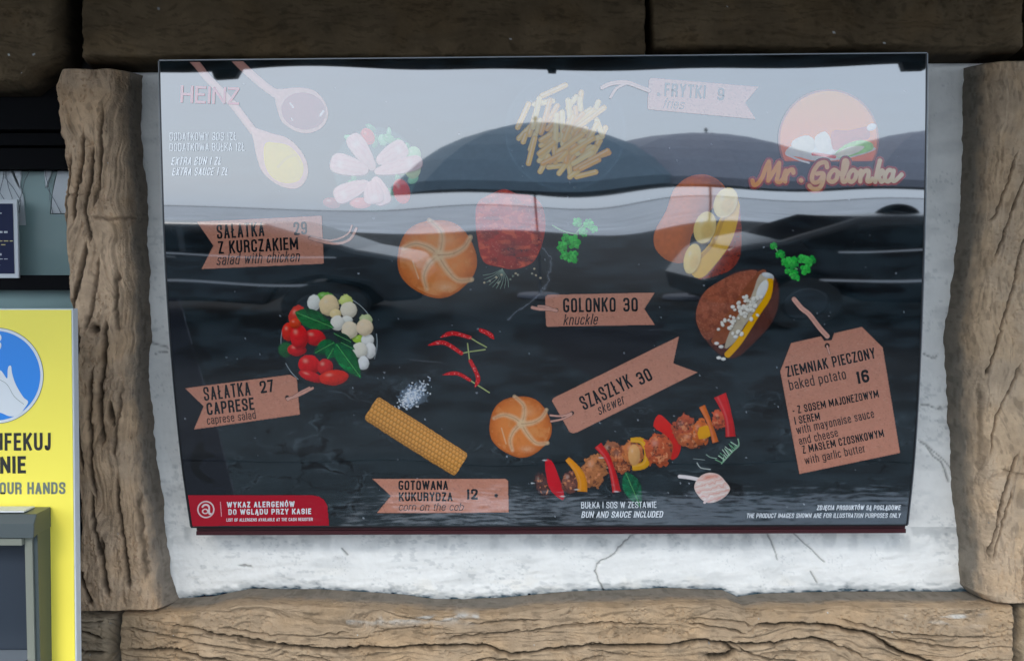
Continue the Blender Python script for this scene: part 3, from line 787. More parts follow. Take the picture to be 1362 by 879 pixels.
# ------------------------------------------------------------------ painter for printed pictures
class Canvas:
    def __init__(s, x0, y0, x1, y1, step=.62, seed=1):
        xs = np.arange(x0, x1 + step, step); ys = np.arange(y0, y1 + step, step)
        s.X, s.Y = np.meshgrid(xs, ys)
        s.C = np.zeros(s.X.shape + (3,)); s.A = np.zeros(s.X.shape); s.seed = seed
        s.nz = fbm(s.X / 5, s.Y / 5, 3, seed); s.nf = fbm(s.X / 1.8, s.Y / 1.8, 2, seed + 3)
    def put(s, mask, c, a=1.0):
        m = np.clip(mask, 0, 1) * a
        c = np.asarray(c)
        s.C = s.C * (1 - m[..., None]) + c * m[..., None]
        s.A = s.A + (1 - s.A) * m
    def fill(s, d, c, soft=1.0, a=1.0):
        s.put(np.clip(.5 - d / soft, 0, 1), c, a)
    def poly(s, pts, c, soft=1.0, a=1.0, sm=0, noise=.15, shade=0, light=(-.5, -.8), hi=0):
        if sm: pts = smooth(pts, sm, True)
        d = poly_d(s.X, s.Y, pts)
        k = 1 + (s.nz - .5) * 2 * noise
        if shade:
            xs_ = [p[0] for p in pts]; ys_ = [p[1] for p in pts]
            cx, cy = np.mean(xs_), np.mean(ys_); sc_ = max(max(xs_) - min(xs_), max(ys_) - min(ys_)) / 2
            l = ((s.X - cx) * light[0] + (s.Y - cy) * light[1]) / sc_
            k = k * (1 + shade * l) * (1 - shade * .55 * np.exp(d / (sc_ * .16)))
        cc = lin(c) * k[..., None] if not isinstance(c, np.ndarray) else c * k[..., None]
        s.fill(d, cc, soft, a)
        return d
    def blob(s, cx, cy, rx, ry, rot, c, shade=.5, noise=.15, hi=.5, light=(-.45, -.75), soft=1.0, a=1.0, hic=(255, 250, 240), rough=0.0):
        t = math.radians(rot); ct, st = math.cos(t), math.sin(t)
        dx, dy = s.X - cx, s.Y - cy
        u = (dx * ct + dy * st) / rx; v = (-dx * st + dy * ct) / ry
        r = np.hypot(u, v)
        if rough: r = r * (1 + (fbm(s.X / (rx * .35), s.Y / (rx * .35), 3, s.seed + 77) - .5) * rough)
        z = np.sqrt(np.clip(1 - r * r, 0, 1))
        # light in local frame
        lx, ly = light[0] * ct + light[1] * st, -light[0] * st + light[1] * ct
        l = u * lx + v * ly + z * .55
        k = (1 - shade) + shade * (.35 + 1.05 * np.clip(l + .25, 0, 1.3))
        k = k * (1 + (s.nz - .5) * 2 * noise + (s.nf - .5) * noise)
        cc = lin(c) * k[..., None]
        if hi:
            hx, hy = -.35 * 1, -.4
            hu, hv = (hx * ct + hy * st), (-hx * st + hy * ct)
            e = np.exp(-(((u - hu) / .22) ** 2 + ((v - hv) / .2) ** 2)) * hi
            cc = cc * (1 - e[..., None]) + lin(hic) * e[..., None]
        s.fill((r - 1) * min(rx, ry), cc, soft, a)
    def line(s, pts, wd, c, a=1.0, sm=3, taper=0, soft=.8, shade=0, noise=.1):
        """wd half width"""
        if sm and len(pts) > 2: pts = smooth(pts, sm)
        d, run = line_d(s.X, s.Y, pts)
        w_ = wd * np.ones_like(run)
        if taper: w_ = wd * (1 - taper * (2 * np.abs(run - .5)) ** 2)
        k = 1 + (s.nz - .5) * 2 * noise
        if shade: k = k * (1.15 - shade * (d / np.maximum(w_, .1)) ** 2)
        s.fill(d - w_, lin(c) * k[..., None], soft, a)
        return d, run
    def leaf(s, p0, p1, wd, c, vein=(90, 140, 90)):
        p0 = np.array(p0, float); p1 = np.array(p1, float)
        t = p1 - p0; L = np.linalg.norm(t); t /= L
        n = np.array([-t[1], t[0]])
        u = ((s.X - p0[0]) * t[0] + (s.Y - p0[1]) * t[1]) / L; v = (s.X - p0[0]) * n[0] + (s.Y - p0[1]) * n[1]
        ww = wd * np.sin(np.clip(u, 0, 1) ** .8 * math.pi)
        d = np.abs(v) - ww
        d = np.where((u < 0) | (u > 1), 9, d)
        k = (.7 + .5 * (v / wd) * .5 + .25 * np.sin((u * 9 + np.abs(v) / wd * 2.2) * 3.1) * .5 + (s.nz - .5) * .5)
        s.fill(d, lin(c) * k[..., None], 1.0)
        s.fill(np.abs(v) - .5 + np.where((u < .03) | (u > .95), 9, 0), lin(vein), .8, .6)
    def make(s, name, lift, bg=None, thr=.12, parent=board, label=None, gain=1.8):
        bg = SL if bg is None else bg
        A = s.A[..., None]
        lum = (s.C * np.array([.3, .55, .15])).sum(-1, keepdims=True)
        C = np.clip((lum + (s.C - lum) * 1.14) * gain * np.array([1.03, .97, .91]), 0.001, 9)
        m_ = C.max(-1, keepdims=True); C = C * (.95 * (1 - np.exp(-m_ / .95)) / m_)
        # colours are already premultiplied by coverage only at soft rims
        C = C + bg * (1 - A) * 1.0
        a = s.A
        fm = (a[:-1, :-1] + a[1:, :-1] + a[:-1, 1:] + a[1:, 1:]) / 4 > thr
        if not fm.any(): return None
        P, _ = panel_p(s.X, s.Y, lift)
        o = link(name, grid_mesh(name, P, np.clip(C, 0, 1), fm), M_print, parent)
        if label: o['label'] = label
        return o
_l = [0.00030]
def L():
    _l[0] += .000008
    return _l[0]

# ------------------------------------------------------------------ stroke lettering (narrow gothic capitals and lower case)
R = 1
G = {
 'A': (1, [[(0, 0), (.5, 1), (1, 0)], [(.17, .27), (.83, .27)]]),
 'B': (1, [[(0, 0), (0, 1), (.95, 1, R), (.95, .54, R), (0, .54)], [(.5, .54), (1, .54, R), (1, 0, R), (0, 0)]]),
 'C': (1, [[(1, .66), (1, 1, R), (0, 1, R), (0, 0, R), (1, 0, R), (1, .34)]]),
 'D': (1, [[(0, 0), (0, 1), (1, 1, R), (1, 0, R), (0, 0)]]),
 'E': (.85, [[(1, 1), (0, 1), (0, 0), (1, 0)], [(0, .52), (.85, .52)]]),
 'F': (.82, [[(1, 1), (0, 1), (0, 0)], [(0, .5), (.85, .5)]]),
 'G': (1, [[(1, .78), (1, 1, R), (0, 1, R), (0, 0, R), (1, 0, R), (1, .42), (.62, .42)]]),
 'H': (1, [[(0, 0), (0, 1)], [(1, 0), (1, 1)], [(0, .5), (1, .5)]]),
 'I': (0, [[(.5, 0), (.5, 1)]]),
 'J': (.7, [[(1, 1), (1, 0, R), (0, 0, R), (0, .25)]]),
 'K': (1, [[(0, 0), (0, 1)], [(1, 1), (.05, .38)], [(.38, .58), (1, 0)]]),
 'L': (.8, [[(0, 1), (0, 0), (1, 0)]]),
 'Ł': (.85, [[(.1, 1), (.1, 0), (1, 0)], [(-.25, .36), (.6, .64)]]),
 'ł': (.4, [[(.5, 1), (.5, 0)], [(0, .4), (1, .62)]]),
 'M': (1.4, [[(0, 0), (0, 1), (.5, .2), (1, 1), (1, 0)]]),
 'N': (1.05, [[(0, 0), (0, 1), (1, 0), (1, 1)]]),
 'O': (1, [[(.5, 0), (0, 0, R), (0, 1, R), (1, 1, R), (1, 0, R), (.5, 0)]]),
 'Ó': (1, [[(.5, 0), (0, 0, R), (0, 1, R), (1, 1, R), (1, 0, R), (.5, 0)], [(.4, 1.15), (.75, 1.35)]]),
 'P': (1, [[(0, 0), (0, 1), (1, 1, R), (1, .42, R), (0, .42)]]),
 'R': (1, [[(0, 0), (0, 1), (1, 1, R), (1, .48, R), (0, .48)], [(.55, .48), (1, .4, R), (1, 0)]]),
 'S': (1, [[(1, .7), (1, 1, R), (0, 1, R), (0, .56, R), (1, .44, R), (1, 0, R), (0, 0, R), (0, .3)]]),
 'T': (.9, [[(0, 1), (1, 1)], [(.5, 1), (.5, 0)]]),
 'U': (1, [[(0, 1), (0, 0, R), (1, 0, R), (1, 1)]]),
 'V': (1, [[(0, 1), (.5, 0), (1, 1)]]),
 'W': (1.5, [[(0, 1), (.25, 0), (.5, .95), (.75, 0), (1, 1)]]),
 'X': (1, [[(0, 0), (1, 1)], [(0, 1), (1, 0)]]),
 'Y': (1, [[(0, 1), (.5, .42), (1, 1)], [(.5, .42), (.5, 0)]]),
 'Z': (.9, [[(0, 1), (1, 1), (0, 0), (1, 0)]]),
 'Ą': (1, [[(0, 0), (.5, 1), (1, 0)], [(.17, .27), (.83, .27)], [(.95, 0), (.75, -.2), (1, -.22)]]),
 'Ę': (.85, [[(1, 1), (0, 1), (0, 0), (1, 0)], [(0, .52), (.85, .52)], [(.85, 0), (.65, -.2), (.95, -.22)]]),
 'a': (.85, [[(0, .52), (0, .7, R), (1, .7, R), (1, 0)], [(1, .4), (0, .4, R), (0, 0, R), (1, 0, R), (1, .2)]]),
 'b': (.9, [[(0, 1), (0, 0)], [(0, .55), (0, .7, R), (1, .7, R), (1, 0, R), (0, 0, R), (0, .15)]]),
 'c': (.8, [[(1, .5), (1, .7, R), (0, .7, R), (0, 0, R), (1, 0, R), (1, .2)]]),
 'd': (.9, [[(1, 1), (1, 0)], [(1, .55), (1, .7, R), (0, .7, R), (0, 0, R), (1, 0, R), (1, .15)]]),
 'e': (.85, [[(0, .36), (1, .36), (1, .7, R), (0, .7, R), (0, 0, R), (1, 0, R), (1, .18)]]),
 'f': (.5, [[(1, 1), (.4, 1, R), (.4, 0)], [(0, .7), (.95, .7)]]),
 'g': (.9, [[(1, .7), (1, -.25, R), (0, -.25, R), (0, -.12)], [(1, .55), (1, .7, R), (0, .7, R), (0, 0, R), (1, 0, R), (1, .15)]]),
 'h': (.85, [[(0, 1), (0, 0)], [(0, .5), (0, .7, R), (1, .7, R), (1, 0)]]),
 'i': (0, [[(.5, .7), (.5, 0)], [(.5, .86), (.5, .97)]]),
 'k': (.85, [[(0, 1), (0, 0)], [(.9, .7), (0, .27)], [(.3, .42), (1, 0)]]),
 'l': (.15, [[(.5, 1), (.5, 0)]]),
 'm': (1.5, [[(0, .7), (0, 0)], [(0, .5), (0, .7, R), (.5, .7, R), (.5, 0)], [(.5, .5), (.5, .7, R), (1, .7, R), (1, 0)]]),
 'n': (.85, [[(0, .7), (0, 0)], [(0, .5), (0, .7, R), (1, .7, R), (1, 0)]]),
 'o': (.9, [[(.5, 0), (0, 0, R), (0, .7, R), (1, .7, R), (1, 0, R), (.5, 0)]]),
 'p': (.9, [[(0, .7), (0, -.27)], [(0, .55), (0, .7, R), (1, .7, R), (1, 0, R), (0, 0, R), (0, .15)]]),
 'r': (.5, [[(0, .7), (0, 0)], [(0, .45), (0, .7, R), (1, .7)]]),
 's': (.8, [[(1, .52), (1, .7, R), (0, .7, R), (0, .39, R), (1, .31, R), (1, 0, R), (0, 0, R), (0, .17)]]),
 't': (.5, [[(.4, .92), (.4, 0, R), (1, 0)], [(0, .7), (.95, .7)]]),
 'u': (.85, [[(0, .7), (0, 0, R), (1, 0, R), (1, .2)], [(1, .7), (1, 0)]]),
 'w': (1.35, [[(0, .7), (.25, 0), (.5, .66), (.75, 0), (1, .7)]]),
 'y': (.85, [[(0, .7), (.55, 0)], [(1, .7), (.45, -.25), (.1, -.25)]]),
 '0': (1, [[(.5, 0), (0, 0, R), (0, 1, R), (1, 1, R), (1, 0, R), (.5, 0)]]),
 '1': (.45, [[(.1, .8), (.8, 1), (.8, 0)]]),
 '2': (1, [[(0, .7), (0, 1, R), (1, 1, R), (1, .55, R), (0, 0), (1, 0)]]),
 '3': (1, [[(0, .75), (0, 1, R), (1, 1, R), (1, .53, R), (.35, .53)], [(.6, .53), (1, .53, R), (1, 0, R), (0, 0, R), (0, .25)]]),
 '6': (1, [[(1, .75), (1, 1, R), (0, 1, R), (0, 0, R), (1, 0, R), (1, .56, R), (0, .56)]]),
 '7': (.9, [[(0, 1), (1, 1), (.35, 0)]]),
 '9': (1, [[(0, .25), (0, 0, R), (1, 0, R), (1, 1, R), (0, 1, R), (0, .44, R), (1, .44)]]),
 '-': (.5, [[(0, .4), (1, .4)]]),
 '.': (0, [[(.5, 0), (.5, .1)]]),
}
def ribbon(pts, wd):
    A = np.array(pts, float)
    keep = [0] + [i for i in range(1, len(A)) if np.linalg.norm(A[i] - A[i - 1]) > 1e-4]
    A = A[keep]
    if len(A) < 2: return None
    t = A[1:] - A[:-1]; t /= np.linalg.norm(t, axis=1, keepdims=True)
    n = np.stack([-t[:, 1], t[:, 0]], 1)
    N = np.zeros_like(A); N[0] = n[0]; N[-1] = n[-1]
    for i in range(1, len(A) - 1):
        m = n[i - 1] + n[i]; l = np.linalg.norm(m)
        if l < .3: N[i] = n[i]
        else:
            m /= l; N[i] = m / max(.5, np.dot(m, n[i]))
    A0, A1 = A + N * wd / 2, A - N * wd / 2
    return A0, A1
def glyph_paths(chs, w_, h_, th, sp, slant):
    """returns ribbons in local px coordinates (x right, y up) and total width"""
    out = []; x = 0
    for ch in chs:
        if ch == ' ':
            x += w_ * .62 + sp * .3; continue
        gw, st = G[ch]
        iw = max(gw * w_ - th, 0.0)
        for s_ in st:
            P_ = []
            for p in s_:
                P_.append((p[0] * iw, th / 2 + p[1] * (h_ - th), len(p) > 2))
            Q = []
            for i, p in enumerate(P_):
                if p[2] and 0 < i < len(P_) - 1:
                    a = np.array(P_[i - 1][:2]); b = np.array(p[:2]); c = np.array(P_[i + 1][:2])
                    ra = min(np.linalg.norm(a - b) * .5, w_ * .5); rc = min(np.linalg.norm(c - b) * .5, w_ * .5)
                    p0 = b + (a - b) / (np.linalg.norm(a - b) + 1e-9) * ra; p2 = b + (c - b) / (np.linalg.norm(c - b) + 1e-9) * rc
                    for k in range(6):
                        q = k / 5
                        Q.append(tuple((1 - q) ** 2 * p0 + 2 * q * (1 - q) * b + q * q * p2))
                else: Q.append(p[:2])
            # butt the ends out so strokes reach the full height
            for e, f_ in ((0, 1), (-1, -2)):
                a = np.array(Q[e]); b = np.array(Q[f_]); v = a - b; l = np.linalg.norm(v)
                if l > 1e-6:
                    on_edge = abs(s_[e][1] - 1) < .01 or abs(s_[e][1]) < .01 or abs(s_[e][1] - .7) < .01
                    if on_edge and abs(v[1]) > abs(v[0]) * .8: Q[e] = tuple(a + v / l * th / 2)
                    elif abs(v[0]) > abs(v[1]) : Q[e] = tuple(a + v / l * th / 2)
            Q2 = [Q[0]]
            for a_, b_ in zip(Q[:-1], Q[1:]):
                m_ = max(1, int(math.hypot(b_[0] - a_[0], b_[1] - a_[1]) / 2.5))
                for k in range(1, m_ + 1): Q2.append((a_[0] + (b_[0] - a_[0]) * k / m_, a_[1] + (b_[1] - a_[1]) * k / m_))
            Q = Q2
            # sharp turns (A, M, N, Z, W) are made of separate strokes
            runs, cur_ = [], [np.array(Q[0])]
            for k in range(1, len(Q)):
                cur_.append(np.array(Q[k]))
                if k < len(Q) - 1:
                    v1 = cur_[-1] - cur_[-2]; v2 = np.array(Q[k + 1]) - cur_[-1]
                    l1, l2 = np.linalg.norm(v1), np.linalg.norm(v2)
                    if l1 > 1e-6 and l2 > 1e-6 and np.dot(v1, v2) / l1 / l2 < -.25:
                        corner = cur_[-1]
                        cur_[-1] = corner + v1 / l1 * th * .28
                        runs.append(cur_); cur_ = [corner - v2 / l2 * th * .28]
            runs.append(cur_)
            for Q in runs[:-1]: out.append([(x + th / 2 + qx + slant * qy, qy) for qx, qy in Q])
            Q = runs[-1]
            out.append([(x + th / 2 + qx + slant * qy, qy) for qx, qy in Q])
        x += max(iw + th, th) + sp
    return out, x - sp
def text(s_, p0, p1, h_, mat, th=.2, slant=0, parent=board, name="lettering", lift=.0007, surf=None, sp=.115):
    """writes s_ so that its baseline runs from photo pixel p0 to p1"""
    W = math.hypot(p1[0] - p0[0], p1[1] - p0[1])
    lo, hi = .05 * h_, 2.0 * h_
    th_ = th * h_
    for _ in range(30):
        mid = (lo + hi) / 2
        _, tot = glyph_paths(s_, mid, h_, min(th_, mid * .33), sp * h_, slant)
        if tot < W: lo = mid
        else: hi = mid
    paths, _ = glyph_paths(s_, lo, h_, min(th_, lo * .33), sp * h_, slant)
    tw_ = min(th_, lo * .33)
    e = np.array([p1[0] - p0[0], p1[1] - p0[1]]) / W; up = np.array([e[1], -e[0]])
    Vs, Ns, Fc = [], [], []; o = 0
    for i, p in enumerate(paths):
        rb = ribbon(p, tw_)
        if rb is None: continue
        A0, A1 = rb; n = len(A0)
        loc = np.concatenate([A0, A1])
        pix = np.array(p0)[None] + loc[:, :1] * e[None] + loc[:, 1:] * up[None]
        if surf is None: P_, N_ = panel_p(pix[:, 0], pix[:, 1], lift + (i % 7) * .000012)
        else: P_, N_ = surf(pix[:, 0], pix[:, 1], (i % 7) * .000012)
        Vs.append(P_); Ns.append(N_)
        for k in range(n - 1):
            Fc.append((o + k, o + n + k, o + n + k + 1, o + k + 1))
        o += 2 * n
    V = np.concatenate(Vs); N = np.concatenate(Ns)
    Fc = np.array(Fc)
    # face the street
    a, b, c = V[Fc[:, 0]], V[Fc[:, 1]], V[Fc[:, 2]]
    fl = np.cross(b - a, c - a)[:, 1] > 0
    Fc[fl] = Fc[fl][:, ::-1]
    me = np_mesh(name, V, Fc, True)
    me.normals_split_custom_set_from_vertices(N.tolist())
    return link(name, me, mat, parent)

# ------------------------------------------------------------------ printed foods
# spoons
c = Canvas(294, 82, 445, 185, seed=11)
wood = (196, 150, 140)
c.line([(304, 70), (330, 96), (356, 118), (372, 128)], 5.5, wood, shade=.35)
c.poly([(362, 120), (376, 119), (398, 117), (420, 122), (434, 140), (436, 156), (428, 170), (412, 177), (394, 175), (376, 163), (369, 146), (366, 132)], wood, sm=4, shade=.15)
c.blob(404, 148, 30, 24.5, 12, (120, 62, 66), shade=.25, hi=0, noise=.05)
c.line([(386, 138), (390, 143)], 1, (250, 240, 240)); c.line([(426, 154), (430, 148)], 1.3, (250, 245, 245)); c.line([(388, 158), (389, 160)], .8, (240, 230, 230))
c.make("sauce_spoon", L(), label="wooden spoon with dark sauce")
c = Canvas(240, 83, 415, 256, seed=12)
c.line([(248, 72), (262, 86), (276, 104), (296, 124), (314, 144), (332, 168), (340, 178)], 5.0, wood, shade=.35)
c.poly([(334, 170), (344, 172), (362, 178), (382, 184), (398, 198), (408, 216), (409, 234), (400, 248), (386, 251), (368, 245), (350, 230), (342, 210), (338, 190)], (206, 160, 150), sm=4, shade=.2)
c.poly([(352, 192), (366, 190), (384, 194), (398, 208), (404, 224), (398, 240), (380, 244), (362, 236), (352, 218)], (246, 214, 96), sm=4, shade=.2, noise=.08)
c.line([(370, 222), (382, 210), (394, 206)], 2, (222, 190, 96), a=.6)
c.make("sauce_spoon", L(), label="wooden spoon with yellow sauce")
# ketchup brand word
M_red_ink = glossy_print("red_ink", lin((206, 70, 84)))
text("HEINZ", (240, 137), (318, 140), 23, M_red_ink, th=.15, lift=.0009)

# chicken salad
q = lambda x, y: (420 + x * .2389, 60 + y * .2389)
c = Canvas(428, 160, 566, 286, seed=21)
c.blob(500, 226, 56, 56, 0, (60, 84, 84), shade=.2, hi=0, a=.55, soft=3)
for k in range(26):
    a = random.uniform(0, 6.28); r = random.uniform(30, 55)
    c.blob(500 + r * math.cos(a), 222 + r * math.sin(a) * .95, random.uniform(3, 9), random.uniform(2, 6), random.uniform(0, 180), random.choice([(96, 150, 104), (120, 170, 130), (70, 120, 86)]), hi=.2)
for x, y, rx, ry, rt_, cc in [(290, 510, 36, 48, -30, (214, 84, 78)), (478, 815, 46, 70, -15, (206, 62, 54)), (540, 690, 44, 55, 0, (196, 206, 160)), (545, 610, 40, 45, 0, (150, 180, 140)),
                              (90, 880, 50, 30, 10, (120, 60, 60)), (250, 880, 60, 30, 0, (200, 120, 116))]:
    X_, Y_ = q(x, y); c.blob(X_, Y_, rx * .2389, ry * .2389, rt_, cc, hi=.3)
for (ax_, ay_), (bx_, by_), w_ in [((330, 740), (385, 885), 50), ((320, 690), (195, 505), 50), ((285, 700), (85, 650), 58), ((290, 770), (108, 850), 52), ((345, 650), (500, 560), 56), ((335, 705), (588, 645), 44), ((312, 760), (330, 880), 56)]:
    d_ = np.array([bx_ - ax_, by_ - ay_], float); l_ = np.hypot(*d_); d_ /= l_; n_v = np.array([-d_[1], d_[0]])
    side = [(0, .35), (.3, .8), (.62, 1.0), (.88, .95), (1.0, .5)]
    pl = [np.array([ax_, ay_]) + d_ * l_ * t__ + n_v * w_ * k__ for t__, k__ in side] + [np.array([ax_, ay_]) + d_ * l_ * t__ - n_v * w_ * k__ * .92 for t__, k__ in side[::-1]]
    pp = [q(*p) for p in pl]
    c.poly([(x_ + 1.2, y_ + 1.6) for x_, y_ in pp], (96, 60, 60), sm=4, a=.6, soft=3)
    dd_ = c.poly(pp, (236, 198, 196), sm=4, shade=.35, noise=.14)
    A_q = np.array(q(ax_, ay_)); vv_ = (c.X - A_q[0]) * n_v[0] + (c.Y - A_q[1]) * n_v[1]; uu2 = (c.X - A_q[0]) * d_[0] + (c.Y - A_q[1]) * d_[1]
    c.put((dd_ < -.6) * sstep(.55, .95, np.sin(vv_ * .95 + (c.nz - .5) * 5 + uu2 * .05)) * .3, lin((206, 150, 150)))
    c.put((dd_ < -.6) * np.exp(-((uu2 - l_ * .2389 * .75) / 4.5) ** 2 - (vv_ / 6) ** 2) * .4, lin((255, 244, 240)))
c.make("chicken_salad", L(), label="salad topped with white chicken slices")

# fries
q = lambda x, y: (660 + x * .2389, 60 + y * .2389)
c = Canvas(684, 106, 815, 242, seed=31)
fr = [((255, 285), (385, 225)), ((120, 460), (180, 330)), ((185, 500), (235, 330)), ((205, 460), (240, 300)), ((290, 420), (340, 340)), ((330, 540), (335, 390)), ((372, 555), (368, 375)), ((230, 480), (245, 420)),
      ((180, 660), (215, 520)), ((150, 540), (165, 500)), ((240, 605), (320, 545)), ((250, 490), (300, 310)), ((400, 350), (445, 290)), ((410, 400), (400, 310)), ((470, 360), (465, 300)), ((440, 470), (600, 350)),
      ((430, 440), (540, 365)), ((380, 480), (480, 385)), ((470, 540), (590, 510)), ((560, 420), (590, 500)), ((300, 500), (250, 530)), ((390, 560), (500, 480)), ((300, 650), (440, 560)), ((245, 705), (290, 620)), ((350, 715), (400, 650)), ((410, 735), (520, 650)),
      ((390, 650), (400, 560)), ((430, 660), (530, 600)), ((440, 690), (620, 590)), ((470, 690), (570, 640)), ((340, 600), (480, 500)), ((520, 520), (560, 440)), ((380, 530), (430, 400)), ((260, 660), (380, 600)), ((350, 640), (390, 600)), ((420, 600), (540, 520))]
random.seed(4)
for _k in range(36):
    x_, y_, a_ = random.gauss(385, 85), random.gauss(500, 95), random.gauss(-1.05, .5)
    l_ = random.uniform(40, 75)
    fr.insert(random.randint(0, 10), ((x_ - l_ * math.cos(a_), y_ - l_ * math.sin(a_)), (x_ + l_ * math.cos(a_), y_ + l_ * math.sin(a_))))
for a, b in fr:
    A, B = q(*a), q(*b)
    kk = random.choice([(250, 198, 104), (255, 212, 124), (240, 176, 84), (255, 222, 146)])
    c.line([A, B], 4.2, (120, 76, 36), sm=0, a=.55, soft=2)
    c.line([A, B], 3.35, kk, sm=0, shade=.35, noise=.12)
    c.line([(A[0] - .8, A[1] - .8), (B[0] - .8, B[1] - .8)], 1.0, (254, 234, 186), sm=0, a=.55)
c.make("french_fries", L(), label="heap of golden fries", gain=2.0)

# knuckle
q = lambda x, y: (420 + x * .2617, 240 + y * .2617)
c = Canvas(628, 246, 732, 400, seed=41)
kp = [q(*p) for p in [(830, 105), (900, 66), (960, 45), (1020, 68), (1100, 80), (1150, 130), (1168, 230), (1145, 340), (1100, 420), (1010, 452), (930, 440), (850, 410), (820, 290), (812, 170)]]
d = c.poly(kp, (156, 58, 52), sm=4, shade=.35, noise=.3)
n1 = fbm(c.X / 9, c.Y / 7, 4, 43); n2 = fbm(c.X / 2.2, c.Y / 2.2, 3, 45); n3 = fbm(c.X / 14 + 3, c.Y / 12, 3, 48)
c.put((d < -1) * sstep(.5, .68, n1) * .8, lin((214, 104, 82)))
c.put((d < -1) * sstep(.52, .7, n3) * .55, lin((58, 30, 32)))
c.put((d < -2) * sstep(.7, .82, n2) * .35, lin((232, 150, 130)))
c.put((d < -1) * np.exp(-(((c.X - 680) / 18) ** 2 + ((c.Y - 328) / 12) ** 2)) * .6, lin((70, 40, 44)))
for k in range(9):
    a = math.radians(60 + k * 12); x_, y_ = 668, 358
    c.line([(x_, y_), (x_ + 14 * math.cos(a), y_ + 14 * math.sin(a)), (x_ + 26 * math.cos(a + .2), y_ + 26 * math.sin(a + .1))], .45, (110, 128, 118), a=.7)
for k in range(14):
    c.blob(random.uniform(640, 720), random.uniform(356, 378), 1.5, 1.3, 0, random.choice([(120, 120, 110), (90, 100, 90), (160, 150, 130)]), hi=0)
c.make("pork_knuckle", L(), label="roasted red brown knuckle of pork")

# buns
def bun(cx, cy, r, seed, label):
    c = Canvas(cx - r - 5, cy - r - 5, cx + r + 5, cy + r + 5, seed=seed)
    ang = np.arctan2(c.Y - cy, c.X - cx)
    rr = np.hypot(c.X - cx, (c.Y - cy) * 1.02) / (r * (1 + .018 * np.sin(5 * ang + .6) + .012 * np.sin(2 * ang)))
    z = np.sqrt(np.clip(1 - rr ** 2, 0, 1))
    k = .26 + .92 * z ** .7 + (c.nz - .5) * .26 + (c.nf - .5) * .1
    k = k * (1 + .12 * ((cx - c.X) * .4 + (cy - c.Y) * .7) / r)
    crust = lin((214, 134, 80)) * (1 - sstep(.55, 1, rr)[..., None] * np.array([.18, .35, .45]))
    c.fill((rr - 1) * r, crust * k[..., None] * 1.12, 1.2)
    blush = sstep(.5, .75, fbm(c.X / (r * .4), c.Y / (r * .3), 4, seed + 5))
    c.put((rr < .93) * blush * .6, lin((224, 158, 104)))
    cuts = [[(620, 385), (637, 330), (632, 265), (575, 212)], [(620, 385), (575, 348), (505, 328), (445, 350)], [(620, 385), (572, 430), (548, 490), (562, 552)],
            [(620, 385), (658, 450), (715, 508), (785, 506)], [(620, 385), (690, 378), (748, 345), (778, 296)]]
    for ct in cuts:
        pts = smooth([(cx + (x - 612) / 198 * r, cy + (y - 402) / 198 * r) for x, y in ct], 4)
        dd, run = line_d(c.X, c.Y, pts)
        wd = r * .085 * (1.15 - run * .7)
        c.fill(dd - wd, lin((236, 204, 166)) * (1 + (c.nf - .5) * .4)[..., None], r * .09, .85)
        j = (c.nf - .5) * 3
        c.put(np.exp(-((dd + j * .12) / (r * .022)) ** 2) * (.35 + .5 * c.nf) * (run < .96), lin((120, 78, 50)))
    c.put((rr < .96) * sstep(.58, .8, fbm(c.X / (r * .13), c.Y / (r * .13), 4, seed + 8)) * .28, lin((150, 84, 44)))
    c.put(np.exp(-(((c.X - cx - r * .22) / (r * .2)) ** 2 + ((c.Y - cy - r * .72) / (r * .09)) ** 2)) * (.3 + .5 * c.nf) * .8, lin((246, 206, 168)))
    c.put(np.exp(-(((c.X - cx - r * .25) / (r * .22)) ** 2 + ((c.Y - cy + r * .45) / (r * .14)) ** 2)) * .3, lin((250, 200, 160)))
    for k in range(1):
        a = 2.9 + k * .25
        c.line([(cx + r * .62 * math.cos(a), cy + r * .62 * math.sin(a) - 4), (cx + r * .55 * math.cos(a - .35), cy + r * .55 * math.sin(a - .35) + 10)], .9, (240, 214, 176), a=.5)
    c.make("bread_roll", L(), label=label)
bun(581, 344, 53, 51, "large swirl bread roll")
bun(692, 567, 41.5, 55, "small swirl bread roll beside the skewer tag")

# parsley
def parsley(spots, seed, label, stems):
    xs = [s_[0] for s_ in spots]; ys = [s_[1] for s_ in spots]
    c = Canvas(min(xs) - 14, min(ys) - 14, max(xs) + 14, max(ys) + 14, seed=seed, step=.5)
    for st in stems: c.line(st, .8, (120, 160, 120))
    rnd = random.Random(seed)
    for x, y, r in spots:
        for k in range(7):
            a = k * .9 + rnd.random()
            c.blob(x + r * .62 * math.cos(a), y + r * .62 * math.sin(a), r * .5, r * .42, math.degrees(a), rnd.choice([(48, 148, 62), (72, 176, 84), (38, 124, 56)]), shade=.6, hi=0, noise=.25, rough=.5)
        c.blob(x, y, r * .55, r * .5, 0, (70, 170, 80), shade=.5, hi=0, noise=.2)
        for k in range(5):
            a = k * 1.26 + rnd.random()
            c.line([(x, y), (x + r * math.cos(a), y + r * math.sin(a))], .35, (34, 104, 50), sm=0, a=.7)
    c.make("parsley_sprig", L(), label=label)
parsley([(768, 296, 6), (783, 298, 6.5), (790, 305, 5), (776, 309, 6), (763, 322, 9), (748, 328, 7), (752, 316, 5), (762, 342, 8), (751, 340, 6)], 61, "parsley sprig left of the potato", [[(735, 300), (750, 308), (768, 312)], [(762, 320), (770, 305), (780, 298)]])
parsley([(1029, 327, 4.5), (1038, 339, 6), (1044, 349, 5), (1053, 350, 9), (1067, 345, 6), (1077, 347, 7.5), (1071, 359, 6.5), (1056, 365, 6), (1060, 370, 4), (1048, 361, 4)], 63, "parsley sprig above the tall tag", [[(1030, 328), (1044, 348), (1060, 358)]])

